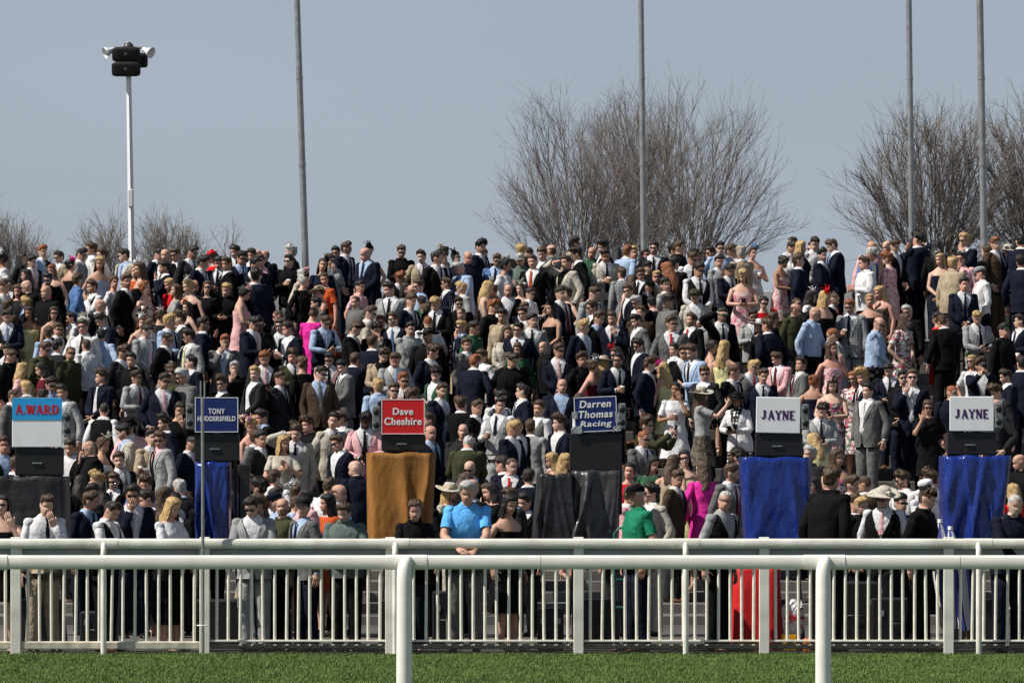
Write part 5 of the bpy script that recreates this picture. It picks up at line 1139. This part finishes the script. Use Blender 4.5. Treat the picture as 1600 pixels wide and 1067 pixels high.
def cabinet(px, py, wpx, hpx, y):
    m = MB(); w, h = wpx / FPX * DM, hpx / FPX * DM
    n = 20; th = np.arange(n) * 2 * math.pi / n; c_, s_ = np.sign(np.cos(th)) * np.abs(np.cos(th)) ** .35, np.sign(np.sin(th)) * np.abs(np.sin(th)) ** .35; rows = []
    for yy, k in ((-.02, .0), (-.02, .6), (-.012, .92), (.0, 1.0), (.05, 1.0), (.3, .55), (.3, 0.0)): rows.append(np.stack([w / 2 * k * c_, np.full(n, yy), h / 2 * k * s_ + .05 * k * (c_ * 0)], 1))
    m.add(np.array(rows).reshape(-1, 3), loftq(7, n)); o = m.build('loudspeaker', mat('loudspeaker_black', (.006, .006, .007), .55, .2, 40), e); o.location = (px2x(px, DM) - px2x(208, DM), y, px2z(py, DM) - TOP_G); o.rotation_euler = (R(12), 0, 0)
    q = MB(); q.lathe([(0, .003), (.03, .002), (.034, -.004)], 12); V = q.verts(); q.setverts(np.stack([V[:, 0], -V[:, 2] - .021, V[:, 1]], 1)); q.build('badge', M_DGREY, o)
cabinet(198, 87, 44, 23, -.16); cabinet(198, 110, 45, 23, -.16); cabinet(217, 94, 26, 23, .12)
for px, s_ in ((171, -1), (231, 1)):
    q = MB(); q.lathe([(.03, .0), (.04, .03), (.045, .07), (.07, .13), (.105, .20), (.10, .197), (.06, .13), (.0, .10)], 18); o = q.build('horn', M_POLEW, e); o.location = (px2x(px - s_ * 8, DM) - px2x(208, DM), -.02, px2z(77, DM) - TOP_G); o.rotation_euler = (R(90), 0, R(s_ * 50)); o.rotation_euler = Vector((s_ * .85, -.45, -.42)).to_track_quat('Z', 'Y').to_euler()
m = MB(); m.tube([(px2x(178, DM) - px2x(208, DM), 0, px2z(75, DM) - TOP_G), (px2x(226, DM) - px2x(208, DM), 0, px2z(75, DM) - TOP_G)], .022, 8); m.build('bracket', M_STEEL, e)
m = MB(); m.lathe([(0, .1), (.06, .09), (.09, .04), (.10, 0), (.09, -.05)], 14); m.build('dome', M_DGREY, e).location = (px2x(201, DM) - px2x(208, DM), -.05, px2z(76, DM) - TOP_G)

# ------------------------------------------------------------------ bare trees
def bare_tree(lab, pxc, pxl, pxr, ptop, D, seed, stems, upright, bark, tw, dens=1.0, buds=False):
    rs = np.random.RandomState(seed); xc = px2x(pxc, D); H_ = px2z(ptop, D) - TOP_G; wl, wr = px2x(pxc, D) - px2x(pxl, D), px2x(pxr, D) - px2x(pxc, D)
    e = empty('birch_tree' if not buds else 'budding_tree', (xc, D, TOP_G)); tag(e, lab, 'tree', 'bare trees behind the crowd')
    trunk, crown = MB(), MB()
    def limb(p, d_, L, r, n, up, wig):
        P = [p]; q = p.copy()
        for k in range(n):
            d_ = nrm(d_ + np.array([0, 0, up / n]) + rs.normal(0, wig, 3)); q = q + d_ * L / n; P.append(q)
        return np.array(P)
    def addtube(mb, P, r0, r1, n): rr = tube_rings(P, np.linspace(r0, r1, len(P)), n); mb.add(rr.reshape(-1, 3), loftq(len(P), n))
    fork = max(.5, min(2.0, H_ * .34)); addtube(trunk, np.array([(0, 0, -.1), (0, 0, fork * .5), (0, 0, fork * .95)]), .10 if H_ > 4 else .06, .07 if H_ > 4 else .04, 8)
    for s_ in range(stems):
        fr = (s_ + .5 + rs.uniform(-.35, .35)) / stems * 2 - 1; ex = wr if fr > 0 else wl
        dome = math.sqrt(max(.01, 1 - min(1, abs(fr)) ** 2.2)); tx = fr * ex * .93; tz = fork + (H_ - fork) * (.06 + .80 * dome) * (rs.uniform(.80, 1.0)); tgt = np.array([tx, rs.uniform(-1, 1) * (wl + wr) * .3 * (1 - abs(fr) * .5), tz])
        b0 = np.array([fr * .15, rs.uniform(-.06, .06), fork * rs.uniform(.45, .9)]); mid = np.array([tx * .5 + rs.normal(0, .06), tgt[1] * .4, fork + (tz - fork) * (.50 if upright else .40)]); t = np.linspace(0, 1, 10)[:, None]
        P = (1 - t) ** 2 * b0 + 2 * t * (1 - t) * mid + t ** 2 * tgt; P[1:] += np.cumsum(rs.normal(0, .020, (9, 3)), 0)
        L0 = np.linalg.norm(tgt - b0); r0 = .008 + .0042 * L0 * rs.uniform(.7, 1.2); addtube(trunk, P, r0, tw, 6)
        for k in range(int((9 + 6.0 * L0) * dens)):
            u = rs.uniform(.12, .98) ** .8; i = min(int(u * 9), 8); p = P[i] + (P[i + 1] - P[i]) * (u * 9 - i); ax = nrm(P[i + 1] - P[i])
            d_ = nrm(ax + rs.normal(0, .36, 3) + np.array([.30 * fr, 0, .05])); L1 = (.35 + .85 * L0 * .22) * rs.uniform(.6, 1.25) * (1.25 - .55 * u)
            Q = limb(p, d_, L1, 0, 5, .40, .07); ra = max(tw, r0 * (1 - u) * .42 + tw * .6); addtube(trunk if ra > tw * 2.2 else crown, Q, ra, tw * .55, 4)
            for a in range(int(rs.uniform(5, 10) * dens)):
                u2 = rs.uniform(.15, 1); i2 = min(int(u2 * 5), 4); p2 = Q[i2] + (Q[i2 + 1] - Q[i2]) * (u2 * 5 - i2); d2 = nrm(nrm(Q[i2 + 1] - Q[i2]) + rs.normal(0, .38, 3)); L2 = L1 * rs.uniform(.35, .8)
                Q2 = limb(p2, d2, L2, 0, 3, .30, .08); addtube(crown, Q2, tw * .6, tw * .34, 3)
                for c in range(rs.randint(1, 4)):
                    p3 = Q2[rs.randint(1, 4)]; d3 = nrm(d2 + rs.normal(0, .33, 3)); Q3 = limb(p3, d3, L2 * rs.uniform(.3, .7), 0, 2, .25, .12); addtube(crown, Q3, tw * .42, tw * .26, 3)
                    if buds and rs.rand() < .35: crown.add(np.array([(0, 0, -.012), (.007, 0, 0), (-.004, .006, 0), (-.004, -.006, 0), (0, 0, .016)]) + Q3[-1], T=[(0, 1, 2), (0, 2, 3), (0, 3, 1), (4, 2, 1), (4, 3, 2), (4, 1, 3)], m=1)
    trunk.build('trunk', bark, e); crown.build('crown', [mat('twig', (.17, .142, .125), .8, .25, 3), mat('bud', (.45, .43, .36), .7)], e)
M_BIRCH = mat('birch_bark', (.36, .32, .28), .75, .45, 6, .3, 30); M_BARK = mat('dark_bark', (.10, .08, .062), .85, .35, 6, .4, 30)
bare_tree('bare spreading birch with pale limbs behind the mast, its lower half', 905, 758, 1050, 152, 98, 1, 24, False, M_BIRCH, .0054, .62)
bare_tree('tallest bare birch rising just beside the mast', 1080, 945, 1246, 142, 100, 2, 24, False, M_BIRCH, .0054, .62)
bare_tree('small bare birch between the two big birches', 992, 900, 1080, 150, 102, 3, 13, False, M_BIRCH, .0058, .9)
bare_tree('dark budding tree between the pale mast and the tapered mast', 1462, 1318, 1590, 168, 96, 4, 26, False, M_BARK, .0075, .7, True)
bare_tree('dark budding tree beyond the tapered mast', 1625, 1515, 1760, 150, 97, 5, 24, False, M_BARK, .0075, .7, True)
bare_tree('low bare tree with arching twigs by the parapet', 10, -90, 84, 346, 96, 6, 14, False, M_BARK, .0065, 1.0)
bare_tree('low bare shrub beside the loudspeaker pole', 168, 118, 215, 352, 95, 7, 11, False, M_BARK, .0065, .75, True)
bare_tree('fuller bare shrub with upright twigs beside the loudspeaker pole', 262, 205, 318, 345, 96, 8, 15, False, M_BARK, .0065, .8, True)
bare_tree('tiny sparse shrub away from the loudspeaker pole', 352, 328, 378, 356, 95, 9, 6, True, M_BARK, .0075, .35, True)
tris = 0
for me in bpy.data.meshes: tris += sum(len(p_.vertices) - 2 for p_ in me.polygons) if len(me.polygons) < 0 else len(me.loops) - 2 * len(me.polygons)
print('triangles', tris, 'objects', len(bpy.data.objects))
